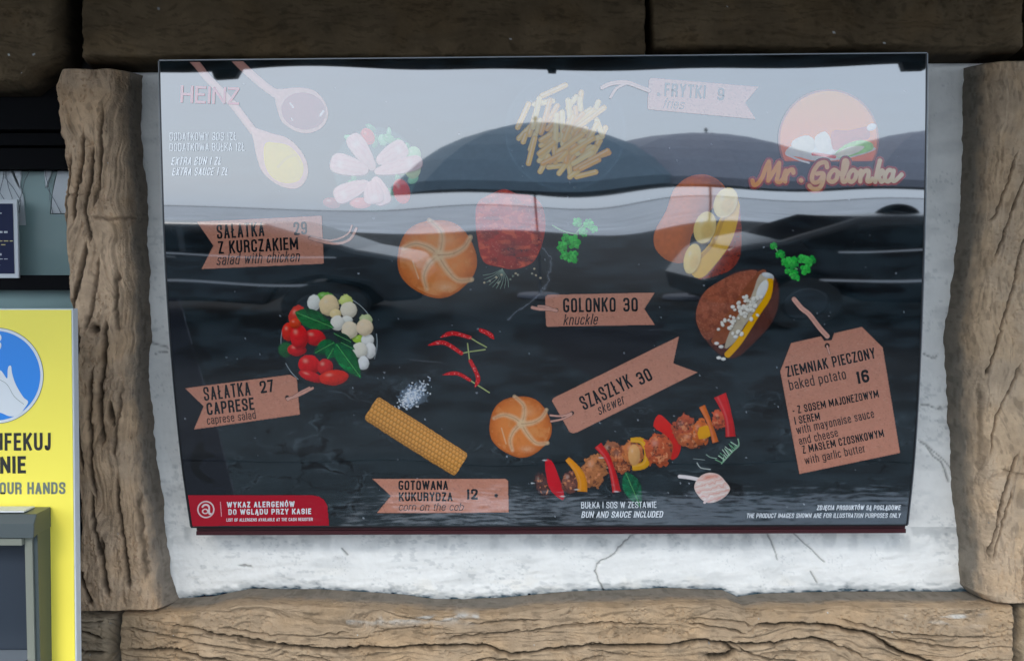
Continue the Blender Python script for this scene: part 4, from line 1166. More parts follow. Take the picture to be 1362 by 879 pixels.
# potatoes
q = lambda x, y: (860 + x * .2957, 220 + y * .2957)
c = Canvas(864, 228, 992, 374, seed=71)
sk = [q(*p) for p in [(185, 55), (265, 42), (335, 78), (350, 130), (262, 230), (200, 320), (180, 430), (100, 430), (40, 375), (36, 300), (88, 205), (122, 110)]]
d = c.poly(sk, (188, 104, 62), sm=4, shade=.4, noise=.22)
c.put((d < 0) * sstep(250, 225, c.Y + (c.nz - .5) * 18) * .6, lin((150, 70, 66)))
c.put((d < -1) * sstep(.3, .95, (c.X - 885) / 60 + (c.Y - 300) / 190) * .75, lin((84, 52, 44)))
sk2 = [q(*p) for p in [(405, 140), (424, 240), (424, 390), (385, 465), (310, 498), (230, 508), (300, 420), (370, 280)]]
d = c.poly(sk2, (122, 52, 42), sm=4, shade=.3, noise=.35)
c.put((d < 0) * sstep(.66, .8, c.nf) * .8, lin((40, 20, 20)))
fl = [q(*p) for p in [(413, 160), (408, 255), (372, 360), (305, 450), (250, 505), (205, 492), (212, 430), (285, 350), (330, 240)]]
c.poly(fl, (238, 188, 70), sm=3, shade=.2, noise=.1)
c.line([q(345, 240), q(300, 350), q(230, 425)], 2.2, (120, 74, 30), a=.6)
for x, y, rx, ry, rt_ in [(355, 168, 50, 70, 24), (262, 280, 48, 72, 16), (205, 420, 36, 68, 14)]:
    X_, Y_ = q(x, y)
    c.blob(X_ + 1.5, Y_ + 1.8, rx * .2957, ry * .2957, rt_, (110, 80, 40), shade=.2, hi=0, soft=3, a=.7)
    c.blob(X_, Y_, rx * .2957, ry * .2957, rt_, (255, 226, 150), shade=.4, hi=.35, noise=.14)
    c.blob(X_ + 3, Y_ + 4, rx * .17, ry * .14, rt_, (214, 170, 96), shade=.2, hi=0, noise=.3, soft=4, a=.5)
c.make("baked_potato", L(), label="split baked potato with butter slices")
c = Canvas(920, 354, 1040, 486, seed=75)
d = c.poly([q(*p) for p in [(300, 540), (400, 480), (500, 470), (580, 510), (595, 610), (560, 710), (480, 800), (400, 865), (330, 850), (270, 790), (225, 715), (222, 650), (250, 580)]], (74, 42, 36), sm=4, shade=.3, noise=.3)
d = c.poly([q(*p) for p in [(330, 520), (420, 480), (500, 480), (430, 590), (350, 690), (300, 770), (262, 780), (228, 715), (225, 650), (260, 570)]], (132, 76, 58), sm=4, shade=.35, noise=.35)
c.put((d < 0) * sstep(.62, .8, c.nf) * .35, lin((176, 120, 96)))
c.put((d < 0) * sstep(.5, .7, fbm(c.X / 7, c.Y / 7, 3, 88)) * .45, lin((84, 44, 34)))
c.poly([q(*p) for p in [(500, 480), (540, 490), (480, 610), (400, 720), (350, 800), (290, 790), (380, 640)]], (112, 64, 44), sm=3, noise=.2)
c.poly([q(*p) for p in [(510, 490), (570, 500), (560, 540), (520, 620), (440, 720), (400, 790), (350, 820), (400, 690), (470, 590)]], (178, 168, 150), sm=3, noise=.2, shade=.3)
c.line([q(555, 520), q(545, 590), q(500, 660), (q(450, 740)), q(410, 800), q(365, 850)], 4.2, (238, 180, 60), shade=.25)
c.blob(*q(545, 495), 8, 3.5, 15, (190, 196, 200), hi=.5)
c.blob(*q(520, 560), 6, 14, 25, (236, 238, 236), shade=.3, hi=.4)
rnd = random.Random(4)
for k in range(60):
    t_ = rnd.random(); x, y = 475 - 110 * t_ + rnd.gauss(0, 24), 600 + 140 * t_ + rnd.gauss(0, 20)
    X_, Y_ = q(x, y); r_ = rnd.uniform(1.6, 3.2)
    c.blob(X_ + .8, Y_ + 1, r_, r_, 0, (90, 74, 60), hi=0, a=.6); c.blob(X_, Y_, r_, r_ * .8, rnd.uniform(0, 180), (246, 244, 236), shade=.35, hi=.3)
for x, y in [(325, 865), (345, 870), (315, 800), (335, 815), (400, 770)]:
    c.blob(*q(x, y), 3, 2, 0, (240, 240, 236), shade=.3)
c.make("baked_potato", L(), label="split baked potato with white sauce and crumbled cheese")

# caprese
q = lambda x, y: (220 + x * .2502, 380 + y * .2502)
c = Canvas(370, 386, 512, 518, seed=81, step=.55)
cx, cy = q(870, 300)
rr = np.hypot(c.X - cx, c.Y - cy)
c.fill(rr - 62, lin((26, 34, 36)), 2, .9)
for a0, a1 in ((-70, -30), (-10, 25), (130, 160), (165, 200)):
    c.line([(cx + 64 * math.cos(math.radians(a)), cy + 64 * math.sin(math.radians(a))) for a in range(a0, a1, 6)], .5, (150, 160, 165), a=.7)
c.blob(*q(640, 340), 10, 10, 0, (30, 70, 40), hi=0)
for x, y, rx, ry, rt_ in [(700, 160, 42, 58, 20), (655, 245, 36, 48, 0), (795, 275, 58, 42, 10), (700, 340, 50, 34, 0), (710, 272, 48, 66, -10), (765, 420, 58, 52, 15), (775, 482, 66, 26, 20), (850, 432, 42, 44, 0), (895, 488, 78, 40, -6), (690, 200, 30, 26, 0)]:
    X_, Y_ = q(x, y)
    c.blob(X_ + 1, Y_ + 1.5, rx * .2502, ry * .2502, rt_, (50, 14, 14), hi=0, a=.7, soft=3)
    c.blob(X_, Y_, rx * .2502, ry * .2502, rt_, (random.choice([176, 188, 200]), random.choice([48, 58, 72]), 50), shade=.85, hi=.6, noise=.35, hic=(255, 190, 170), rough=.12)
for x, y, rx, ry, cc in [(850, 60, 45, 25, (90, 140, 60)), (960, 80, 36, 32, (196, 206, 130)), (1065, 185, 36, 32, (170, 180, 140)), (1030, 285, 36, 24, (150, 180, 80))]:
    c.blob(*q(x, y), rx * .25, ry * .25, 0, cc, hi=.2, rough=.4)
for x, y, rx, ry, cc in [(790, 92, 34, 44, (230, 232, 226)), (870, 105, 52, 56, (246, 222, 180)), (975, 130, 44, 44, (244, 236, 216)), (905, 150, 30, 26, (240, 220, 170)), (965, 182, 30, 22, (240, 240, 232)), (915, 198, 36, 40, (244, 242, 232)),
                         (980, 235, 43, 46, (246, 232, 206)), (1075, 288, 34, 32, (248, 248, 244)), (1060, 222, 44, 44, (246, 226, 196)), (1088, 345, 30, 42, (246, 246, 244)), (1035, 342, 40, 42, (244, 240, 226)), (1053, 410, 30, 36, (240, 242, 242))]:
    X_, Y_ = q(x, y)
    c.blob(X_ + 1.2, Y_ + 2, rx * .2502, ry * .2502, 0, (40, 36, 30), hi=0, a=.7, soft=3)
    c.blob(X_, Y_, rx * .2502, ry * .2502, 0, cc, shade=.8, hi=.35, noise=.18, rough=.14)
c.leaf(q(690, 140), q(900, 225), 12.5, (30, 92, 48))
c.leaf(q(990, 300), q(890, 250), 6, (18, 50, 34))
c.leaf(q(900, 300), q(790, 360), 10, (22, 84, 46)); c.leaf(q(895, 330), q(860, 390), 8, (24, 92, 50)); c.leaf(q(905, 305), q(1040, 490), 13, (26, 100, 54))
c.leaf(q(930, 300), q(1010, 340), 6, (20, 70, 44))
c.make("caprese_salad", L(), label="bowl of cherry tomatoes, mozzarella balls and basil")

# chillies
q = lambda x, y: (460 + x * .2959, 400 + y * .2959)
def chilli(body, stem, seed, w_=3.3):
    B_ = [q(*p) for p in body]; S_ = [q(*p) for p in stem]
    al = B_ + S_
    c = Canvas(min(p[0] for p in al) - 6, min(p[1] for p in al) - 6, max(p[0] for p in al) + 6, max(p[1] for p in al) + 6, seed=seed, step=.45)
    if len(S_) > 1: c.line(S_, .75, (150, 160, 110), sm=0)
    pts = smooth(B_, 5)
    d, run = line_d(c.X, c.Y, pts)
    wd = w_ * np.clip(run * 2.6 + .12, 0, 1) * (1 - .25 * run)
    k = 1.1 - .5 * (d / np.maximum(wd, .2)) ** 2 + (c.nf - .5) * .4
    c.fill(d - wd, lin((196, 38, 44)) * k[..., None], .9)
    c.put((d < wd * .6) * sstep(.62, .76, c.nf) * .8, lin((240, 150, 150)))
    c.make("chilli_pepper", L())
chilli([(425, 165), (480, 146), (558, 165)], [(558, 165), (590, 185), (632, 208)], 91)
chilli([(370, 200), (440, 188), (520, 236)], [(520, 236), (560, 228), (626, 219)], 92)
chilli([(436, 332), (500, 326), (557, 356)], [(557, 356), (645, 412)], 93, 2.9)
chilli([(580, 388), (594, 345), (560, 270)], [(556, 266), (547, 192)], 94)
chilli([(666, 172), (645, 150), (606, 132)], [], 95, 3.6)

# salt
c = Canvas(512, 486, 574, 545, seed=101, step=.5)
rnd = random.Random(9)
c.blob(549, 527, 16, 11, -35, (120, 134, 150), hi=0, shade=.1, soft=12, a=.6, rough=.7)
for k in range(230):
    x, y = rnd.gauss(0, 12), rnd.gauss(0, 5.5)
    a = math.radians(-38); X_, Y_ = 549 + x * math.cos(a) - y * math.sin(a), 526 + x * math.sin(a) + y * math.cos(a)
    c.blob(X_, Y_, rnd.uniform(.6, 1.4), rnd.uniform(.5, 1.1), rnd.uniform(0, 180), rnd.choice([(210, 220, 232), (160, 175, 195), (235, 240, 245)]), hi=0, shade=.1)
c.make("salt_heap", L(), label="scattered coarse salt")

# corn
c = Canvas(480, 524, 628, 640, seed=111, step=.45)
A_, B_ = np.array([493.0, 542.0]), np.array([614.0, 618.5])
t = (B_ - A_); Lc = np.linalg.norm(t); t /= Lc; n = np.array([-t[1], t[0]])
u = (c.X - A_[0]) * t[0] + (c.Y - A_[1]) * t[1]; v = (c.X - A_[0]) * n[0] + (c.Y - A_[1]) * n[1]
hw = 18.5 - 1.5 * np.abs(u / Lc - .45)
dd = np.maximum(np.abs(v) - hw, np.abs(u - Lc / 2) - Lc / 2)
dd = np.where((np.abs(v) > hw - 5) & (np.abs(u - Lc / 2) > Lc / 2 - 5), np.hypot(np.abs(v) - hw + 5, np.abs(u - Lc / 2) - Lc / 2 + 5) - 5, dd)
phi = np.arcsin(np.clip(v / hw, -1, 1)); row = phi / math.pi * 9.0 + .2
ri = np.floor(row); fv = row - ri - .5
uu_ = u / 5.1 + .5 * (ri % 2) + (hash2(ri, ri * 0, 5) - .5) * .3; fi = np.floor(uu_); fu = uu_ - fi - .5
kr = np.maximum(np.abs(fu), np.abs(fv)) * .6 + np.hypot(fu, fv) * .5
kz = np.clip(1 - (kr / .52) ** 3, 0, 1)
tone = hash2(fi, ri, 7) * .22 + .86
lam = .50 + .55 * np.cos(phi + .35)
base = lin((232, 168, 98)) * (kz * .62 + .38)[..., None] * tone[..., None] * lam[..., None] * 1.15
hl = np.exp(-(((fu + .15) / .16) ** 2 + ((fv + .18) / .16) ** 2)) * .35 * np.clip(np.cos(phi + .5), 0, 1)
base = base * (1 - hl[..., None]) + lin((255, 232, 180)) * hl[..., None]
c.fill(dd + (c.nz - .5) * 1.2, base, .8)
c.make("corn_cob", L(), label="cooked golden corn cob")

# skewer
q = lambda x, y: (680 + x * .2496, 500 + y * .2496)
K = .2496
c = Canvas(706, 518, 984, 668, seed=121)
c.line([q(300, 540), q(700, 430), q(1150, 215)], 1.0, (170, 150, 120))
def strip_poly(pts, w0, w1, w2, cc, rim=True):
    A = np.array(smooth([q(*p) for p in pts], 5)); t_ = np.gradient(A, axis=0); t_ /= np.linalg.norm(t_, axis=1, keepdims=True)
    nn_ = np.stack([-t_[:, 1], t_[:, 0]], 1); n_ = len(A); f_ = np.linspace(0, 1, n_)[:, None]
    wd_ = np.where(f_ < .5, w0 + (w1 - w0) * f_ * 2, w1 + (w2 - w1) * (f_ - .5) * 2)
    P_ = np.concatenate([A + nn_ * wd_, (A - nn_ * wd_)[::-1]])
    c.poly([tuple(p) for p in P_ + np.array([.8, 1.6])], (26, 16, 16), a=.6, soft=3)
    d_ = c.poly([tuple(p) for p in P_], cc, noise=.22, shade=.25)
    dl_, _r = line_d(c.X, c.Y, [tuple(p) for p in (A + nn_ * wd_ * .45)])
    c.put((d_ < -.3) * np.exp(-(dl_ / 1.3) ** 2) * .35, lin(cc) * 1.0 + .16)
    dl_, _r = line_d(c.X, c.Y, [tuple(p) for p in (A - nn_ * wd_ * .8)])
    c.put((d_ < -.1) * np.exp(-(dl_ / 1.0) ** 2) * .5, lin(cc) * .45)
def meat(x, y, rx, ry, rt_=0, cc=(148, 84, 56)):
    X_, Y_ = q(x, y)
    c.blob(X_ + 1, Y_ + 2, rx * K, ry * K, rt_, (30, 18, 16), hi=0, a=.6, soft=4)
    c.blob(X_, Y_, rx * K, ry * K, rt_, cc, shade=.55, noise=.45, hi=.15, rough=.55)
    t = math.radians(rt_); dx, dy = c.X - X_, c.Y - Y_
    r = np.hypot((dx * math.cos(t) + dy * math.sin(t)) / (rx * K), (-dx * math.sin(t) + dy * math.cos(t)) / (ry * K))
    nn = fbm(c.X / 4.5 + x, c.Y / 4.5, 3, int(x) + 5)
    c.put((r < .85) * sstep(.58, .72, nn) * .75, lin((214, 146, 108)))
    c.put((r < .9) * sstep(.60, .74, fbm(c.X / 5 + y, c.Y / 5, 3, int(y) + 9)) * .7, lin((56, 30, 24)))
meat(165, 580, 34, 64, -20, (66, 44, 42))
c.poly([q(*p) for p in [(180, 452), (212, 448), (240, 500), (280, 620), (272, 660), (215, 615), (192, 560)]], (188, 42, 50), sm=2, shade=.25)
meat(315, 560, 46, 58, 0, (92, 58, 50)); meat(445, 500, 66, 92, 15, (150, 98, 66))
strip_poly([(298, 440), (352, 500), (378, 560), (378, 614)], 3.2, 5.8, 6.4, (226, 150, 56))
meat(530, 400, 50, 55, 0, (120, 76, 56)); meat(585, 440, 66, 74, 0)
strip_poly([(462, 368), (512, 435), (542, 520), (562, 616)], 5.4, 3.6, 5.6, (188, 44, 46))
meat(650, 410, 55, 70, 0, (170, 104, 66))
strip_poly([(636, 340), (695, 345), (730, 400), (712, 470), (645, 488)], 2.6, 5.6, 3.8, (224, 168, 60))
c.blob(*q(655, 420), 8, 14, 0, (206, 158, 108), hi=.2)
meat(790, 390, 76, 88, 0, (158, 78, 52))
c.poly([q(*p) for p in [(785, 205), (835, 240), (888, 305), (905, 370), (885, 430), (850, 442), (862, 370), (820, 312), (758, 268)]], (200, 50, 46), sm=3, shade=.3)
meat(925, 285, 62, 74, 0, (134, 66, 48)); meat(960, 340, 70, 44, 0, (140, 76, 50)); meat(1010, 300, 48, 72, 0, (170, 90, 52))
c.poly([q(*p) for p in [(1000, 275), (1062, 265), (1062, 318), (1000, 335)]], (228, 166, 66), sm=2, shade=.2)
strip_poly([(1016, 160), (1046, 225), (1070, 290), (1088, 352)], 4.2, 2.8, 4.2, (200, 106, 56))
meat(1108, 228, 40, 52, 0, (176, 84, 60))
strip_poly([(1112, 102), (1142, 175), (1162, 250), (1168, 322)], 8.6, 5.2, 6.6, (190, 48, 50))
for x, y in [(180, 448), (350, 604), (560, 615), (480, 435), (275, 640), (110, 570)]:
    c.blob(*q(x, y), 3.2, .8, 0, (190, 196, 200), hi=0, a=.8)
c.make("meat_skewer", L(), label="grilled skewer of meat with red and yellow peppers")

# garlic, rosemary, basil leaf
c = Canvas(900, 622, 978, 676, seed=131, step=.45)
c.line([q(897, 534), q(950, 540), q(1010, 552)], 2.4, (232, 226, 228), shade=.3)
gp = [q(*p) for p in [(975, 590), (1000, 540), (1050, 515), (1105, 525), (1140, 560), (1165, 600), (1140, 640), (1090, 668), (1040, 672), (1000, 640)]]
d = c.poly(gp, (238, 214, 206), sm=4, shade=.35, noise=.12)
w1 = np.sin(((c.Y - 640) * .9 + (c.X - 945) * .25 + (c.nz - .5) * 6) * .9)
c.put((d < -.5) * sstep(.6, 1.0, w1) * .45, lin((206, 120, 116)))
c.put((d < -.5) * sstep(.75, 1, -w1) * .8, lin((252, 248, 246)))
c.put((d < -.5) * np.exp(-(((c.X - 943) / 12) ** 2 + ((c.Y - 634) / 4) ** 2)) * .7, lin((206, 120, 96)))
c.line([q(1045, 655), q(1030, 672)], 1.6, (220, 200, 196), sm=0)
c.make("garlic_bulb", L(), label="pink and white garlic bulb")
c = Canvas(920, 580, 990, 628, seed=133, step=.45)
c.line([q(1120, 465), q(1180, 400), q(1212, 370), q(1208, 335)], .8, (120, 150, 128))
for k in range(12):
    t_ = k / 11; bx, by_ = 1125 + 80 * t_, 462 - 90 * t_
    for s_ in (-1, 1):
        c.line([q(bx, by_), q(bx - random.uniform(8, 26) + 12 * s_, by_ - random.uniform(8, 30) + 8 * s_)], .45, random.choice([(110, 150, 120), (170, 190, 176), (80, 120, 96)]), sm=0)
c.line([q(1040, 418), q(1060, 432), q(1095, 438)], .5, (120, 140, 130)); c.line([q(990, 462), q(1010, 488), q(1060, 496)], .6, (160, 168, 166)); c.line([q(970, 440), q(1030, 446)], .4, (120, 130, 130))
c.make("rosemary_sprig", L())
c = Canvas(820, 622, 866, 676, seed=135, step=.5)
c.leaf(q(608, 510), q(690, 700), 12, (24, 84, 56))
c.make("basil_leaf", L(), label="single green basil leaf under the skewer")

# ------------------------------------------------------------------ price tags
def price_tag(poly, hole, label, lines, string=None, sm=False, seed=1, col_=(206, 148, 128), hr=3.2):
    x0 = min(p[0] for p in poly) - 3; x1 = max(p[0] for p in poly) + 3; y0 = min(p[1] for p in poly) - 3; y1 = max(p[1] for p in poly) + 3
    c = Canvas(x0, y0, x1, y1, seed=seed, step=.8)
    d = poly_d(c.X, c.Y, poly)
    k = 1 + (c.nz - .5) * .2 + (c.nf - .5) * .12
    base = lin(col_) * k[..., None]
    fib = sstep(.7, .82, fbm(c.X / 3.5, c.Y / 1.5, 2, seed + 2)) * .35
    base = base * (1 - fib[..., None]) + lin((230, 180, 160)) * fib[..., None]
    dk = sstep(.78, .88, vn(c.X / 1.7, c.Y / 1.4, seed + 4)) * .5
    base = base * (1 - dk[..., None] * .5)
    c.fill(d, base, 1.0)
    c.put(np.clip(.6 - np.abs(d) / 1.2, 0, 1) * (d < .6) * .7, lin((90, 52, 44)))
    if hole:
        hd = np.hypot(c.X - hole[0], c.Y - hole[1])
        c.put(np.clip(hr - hd, 0, 1), lin((28, 24, 24)))
    o = c.make("price_tag", .00078, thr=.45, label=label, gain=1.3)
    if string:
        xs = [p[0] for st in string for p in st[0]]; ys = [p[1] for st in string for p in st[0]]
        cs = Canvas(min(xs) - 6, min(ys) - 6, max(xs) + 6, max(ys) + 6, seed=seed + 1, step=.5)
        for pts, wd in string:
            cs.line(pts, wd, (206, 160, 146), shade=.35, noise=.3)
            cs.line(pts, wd * .2, (120, 84, 74), a=.5)
        so = cs.make("tag_string", .00098, parent=o)
    for ln in lines:
        s_, a, b, h_, bold = ln[:5]
        mt = M_ink if bold != 'i' and bold != 'l' else M_ink_soft
        th = {'b': .205, 'n': .165, 'i': .105, 'l': .115}[bold]
        text(s_, a, b, h_, mt, th=th, slant=.22 if bold == 'i' else 0, parent=o, lift=.0009)
    return o
price_tag([(262, 295), (428, 287), (431, 350), (428, 351), (268, 358), (284, 327)], (413, 316), "tag for salad with chicken",
          [("SAŁATKA", (289, 318), (352, 314), 19, 'b'), ("29", (391, 313), (409, 312), 17.5, 'b'), ("Z KURCZAKIEM", (291, 338), (397, 332), 17, 'b'), ("salad with chicken", (288, 353), (398, 348), 15, 'i')],
          [([(412, 317), (430, 322), (450, 324), (466, 318), (474, 304)], 1.6), ([(414, 315), (440, 320), (462, 312), (468, 300)], 1.0)], seed=201)
price_tag([(246, 516), (386, 498), (395, 503), (399, 551), (258, 571), (271, 540)], (382, 528), "tag for caprese salad",
          [("SAŁATKA", (272, 533), (334, 525.5), 18.5, 'n'), ("27", (347, 523), (365, 520.5), 16.5, 'n'), ("CAPRESE", (276, 552), (339, 544.5), 16.5, 'n'), ("caprese salad", (276, 564.5), (341, 556.5), 11.5, 'l')],
          [([(382, 530), (396, 526), (416, 516)], 1.6), ([(383, 532), (398, 522), (412, 515)], 1.0)], seed=203)
price_tag([(728, 392), (871, 389), (857, 411), (871, 432), (728, 434.5), (726, 432), (725, 395)], (740, 412.5), "tag for knuckle",
          [("GOLONKO", (749, 415.5), (819, 414.5), 19, 'b'), ("30", (829, 414.5), (848.5, 414), 18.5, 'b'), ("knuckle", (749, 432.5), (794, 431.5), 14.5, 'i')],
          [([(740, 413), (730, 411), (718, 411), (708, 409)], 2.0), ([(740, 414), (728, 408), (716, 407)], 1.1)], seed=205)
price_tag([(734, 533), (736, 529), (903, 447), (895.5, 483), (928, 495), (768, 574.5), (762, 576), (757, 574), (754, 568)], (761, 549), "slanted tag for skewer",
          [("SZASZŁYK", (777, 545.5), (842, 514), 19, 'b'), ("30", (852, 512.5), (869, 504), 17.5, 'b'), ("skewer", (797, 552), (831, 536.5), 14, 'i')],
          [([(760, 549), (748, 553), (732, 552)], 1.2), ([(760, 551), (748, 557), (733, 560)], 1.2)], seed=207)
price_tag([(1052, 456), (1092, 447), (1096, 453), (1106, 452), (1109, 443), (1146, 434.5), (1174, 462), (1197, 602), (1063, 630), (1037.5, 493.5)], (1100, 459.5), "tall tag for baked potato",
          [("ZIEMNIAK PIECZONY", (1047, 501.5), (1165, 476), 14.5, 'b'), ("baked potato", (1050.5, 519), (1126, 503.5), 14, 'l'), ("16", (1140.5, 510.5), (1157, 507.5), 17, 'b'),
           ("- Z SOSEM MAJONEZOWYM", (1055, 551), (1169, 528), 10.5, 'b'), ("I SEREM", (1057.5, 564.5), (1091, 558), 10.5, 'b'), ("with mayonaise sauce", (1060, 577.5), (1163, 555), 12, 'l'),
           ("and cheese", (1063.5, 591.5), (1115, 580), 11.5, 'l'), ("Z MASŁEM CZOSNKOWYM", (1068, 603), (1176, 580.5), 10.5, 'b'), ("with garlic butter", (1071, 617.5), (1151, 601), 11.5, 'l')],
          [([(1100, 447), (1090, 436), (1076, 418), (1066, 410), (1056, 398)], 3.2), ([(1100, 460), (1103, 470)], 1.2)], seed=209, hr=4)
price_tag([(495, 636), (672, 636), (676, 639), (676.5, 681), (501, 682), (520, 659)], (660, 658.5), "tag for corn on the cob",
          [("GOTOWANA", (530, 651), (596, 651), 12.5, 'b'), ("12", (620.5, 664), (635.5, 664), 14.5, 'b'), ("KUKURYDZA", (530.5, 666), (602, 666), 12, 'b'), ("corn on the cob", (530, 678.5), (616, 678.5), 10.5, 'i')], seed=211)
price_tag([(866, 104), (1009, 116), (991, 137), (1005, 159), (862, 146), (861, 143), (863, 107)], (876, 126), "tag for fries",
          [("FRYTKI", (883, 128.5), (938, 132), 18, 'b'), ("9", (953.5, 134), (963, 134.6), 17.5, 'b'), ("fries", (881, 144), (909, 146), 13.5, 'i')],
          [([(863, 121), (850, 116), (832, 110), (812, 112), (801, 117)], 2.6), ([(832, 112), (820, 118), (812, 130)], 1.6)], seed=213, col_=(206, 146, 132))

# ------------------------------------------------------------------ small captions
text("DODATKOWY SOS 1ZŁ", (226, 187.5), (315, 187), 10.5, M_white_ink, th=.105, lift=.0009)
text("DODATKOWA BUŁKA 1ZŁ", (226, 201.5), (326, 201), 10.5, M_white_ink, th=.105, lift=.0009)
text("EXTRA BUN 1 ZŁ", (228, 220), (294, 219.5), 10.5, M_white_ink, th=.15, slant=.2, lift=.0009)
text("EXTRA SAUCE 1 ZŁ", (229, 234), (303, 233.5), 10.5, M_white_ink, th=.15, slant=.2, lift=.0009)
text("BUŁKA I SOS W ZESTAWIE", (773, 675.5), (873, 674.8), 8.5, M_white_ink, th=.12, lift=.0009)
text("BUN AND SAUCE INCLUDED", (773, 688), (881, 687.5), 8.5, M_white_ink, th=.15, slant=.2, lift=.0009)
text("ZDJĘCIA PRODUKTÓW SĄ POGLĄDOWE", (1086, 677.8), (1197, 677.6), 6.4, M_white_ink, th=.19, slant=.2, lift=.0009)
text("THE PRODUCT IMAGES SHOWN ARE FOR ILLUSTRATION PURPOSES ONLY", (992.5, 688.3), (1197, 688), 6.2, M_white_ink, th=.14, slant=.2, lift=.0009)
# allergen banner
c = Canvas(248, 654, 440, 703, seed=221, step=.8)
d = poly_d(c.X, c.Y, smooth([(250, 658)], 1) if False else [(250, 658), (415, 658), (424, 659.5), (431, 664), (435.5, 672), (438, 698.5), (256, 699.3)])
c.fill(d, lin((186, 34, 54)) * (1 + (c.nz - .5) * .08)[..., None], 1.0)
ban = c.make("allergen_banner", .00078, thr=.45, label="red banner about allergens", gain=1.1)
text("WYKAZ ALERGENÓW", (302, 674.5), (392, 673.6), 7.6, M_white_ink, th=.2, parent=ban, lift=.0009, sp=.2)
text("DO WGLĄDU PRZY KASIE", (304, 684), (414, 683), 7.4, M_white_ink, th=.2, parent=ban, lift=.0009, sp=.2)
text("LIST OF ALLERGENS AVAILABLE AT THE CASH REGISTER", (301.5, 693), (416, 692), 4.2, M_white_ink, th=.16, parent=ban, lift=.0009)
c = Canvas(260, 663, 298, 691, seed=223, step=.4)
r_ = np.hypot(c.X - 274, c.Y - 677)
c.put(np.clip(1.3 - np.abs(r_ - 10.6), 0, 1), lin((228, 218, 222)))
r2 = np.hypot((c.X - 273.2) / 4.4, (c.Y - 679.5) / 3.6)
c.put(np.clip((.28 - np.abs(r2 - .8)) * 6, 0, 1), lin((236, 226, 230)))
c.line([(269.5, 673.5), (272, 671), (276, 671), (278.3, 674), (278.5, 682), (280.5, 682.5)], 1.15, (236, 226, 230), sm=3)
c.line([(293.3, 667), (294.8, 686)], .45, (220, 180, 190), sm=0)
c.make("allergen_symbol", .0009, bg=lin((186, 34, 54)), thr=.3, parent=ban)

# ------------------------------------------------------------------ round emblem and script wordmark
q = lambda x, y: (940 + x * .2616, 60 + y * .2616)
c = Canvas(1030, 118, 1176, 220, seed=231)
r_ = np.hypot(c.X - 1102, c.Y - 186)
cut = sstep(216, 212, c.Y)
c.put(np.clip((68 - r_) / 2, 0, 1) * cut, lin((120, 50, 24)))
gy = np.clip((c.Y - 120) / 95, 0, 1)[..., None]
c.put(np.clip((65 - r_) / 1.5, 0, 1) * cut, lin((255, 172, 24)) * (1 - gy) + lin((246, 112, 10)) * gy)
c.poly([q(*p) for p in [(400, 560), (470, 570), (560, 590), (700, 580), (830, 545), (850, 520), (700, 500), (500, 500), (420, 520)]], (214, 210, 204), sm=3, shade=.2)
c.poly([q(*p) for p in [(435, 490), (500, 460), (545, 480), (545, 530), (500, 545), (440, 530)]], (236, 228, 214), sm=3, shade=.3)
c.poly([q(*p) for p in [(550, 470), (600, 440), (630, 480), (635, 530), (590, 550), (555, 520)]], (240, 232, 220), sm=3, shade=.3)
c.poly([q(*p) for p in [(635, 440), (720, 435), (810, 415), (830, 440), (820, 480), (740, 495), (680, 530), (640, 530)]], (170, 84, 66), sm=3, shade=.4)
c.blob(*q(838, 418), 6.5, 4.5, -20, (236, 232, 226))
c.poly([q(*p) for p in [(650, 560), (700, 510), (780, 485), (840, 500), (840, 535), (760, 560), (690, 575)]], (134, 190, 96), sm=3, shade=.2, noise=.35)
c.poly([q(*p) for p in [(650, 560), (720, 520), (800, 515), (770, 545), (690, 570)]], (234, 228, 208), sm=3, shade=.2)
c.line([q(540, 555), q(590, 560), q(650, 570)], 2.2, (196, 60, 50))
c.line([q(410, 560), q(470, 585), q(520, 600)], 1.2, (220, 216, 214))
c.make("round_emblem", L(), label="orange disc with a platter of ham and bread", gain=1.9)
c = Canvas(992, 200, 1206, 258, seed=233, step=.42)
SC = [[(232, 690), (240, 712), (262, 702), (284, 668), (300, 625), (316, 594)], [(316, 594), (318, 640), (312, 690)], [(312, 690), (340, 645), (368, 600)], [(368, 600), (364, 650), (356, 690), (372, 696), (390, 676)],
      [(390, 676), (402, 640), (398, 690)], [(402, 662), (418, 640), (436, 634), (440, 650)], [(400, 668), (398, 694)], [(478, 688), (480, 690)],
      [(612, 622), (604, 598), (572, 604), (545, 640), (534, 680), (548, 700), (575, 690), (592, 660)], [(560, 655), (592, 655), (590, 695), (572, 728), (540, 732), (522, 716)],
      [(668, 648), (646, 636), (624, 660), (620, 686), (640, 696), (660, 680), (668, 650), (684, 660)], [(690, 670), (708, 630), (714, 596), (700, 590), (692, 640), (690, 690), (704, 694), (716, 680)],
      [(760, 648), (742, 636), (722, 660), (720, 686), (736, 696), (754, 680), (762, 650), (776, 656)], [(784, 640), (780, 694)], [(782, 672), (800, 644), (820, 640), (822, 664), (816, 690), (830, 694), (842, 680)],
      [(880, 588), (868, 640), (856, 696)], [(862, 668), (886, 640), (896, 646), (880, 662)], [(870, 664), (886, 694), (900, 688)],
      [(948, 646), (926, 636), (908, 660), (906, 684), (922, 694), (940, 676), (950, 644)], [(950, 640), (944, 684), (958, 690), (990, 660)]]
dm = np.full(c.X.shape, 1e9)
for st in SC:
    pts = smooth([q(*p) for p in st], 5) if len(st) > 2 else [q(*p) for p in st]
    d, _ = line_d(c.X, c.Y, pts)
    # broad-nib pen: strokes running down are heavier
    dm = np.minimum(dm, d)
bw = 2.75
c.put(np.clip((bw + 4.2 - dm) / 3.0, 0, 1) * .8, lin((150, 48, 26)))
g_ = np.clip((c.X - 1000) / 195, 0, 1)[..., None]
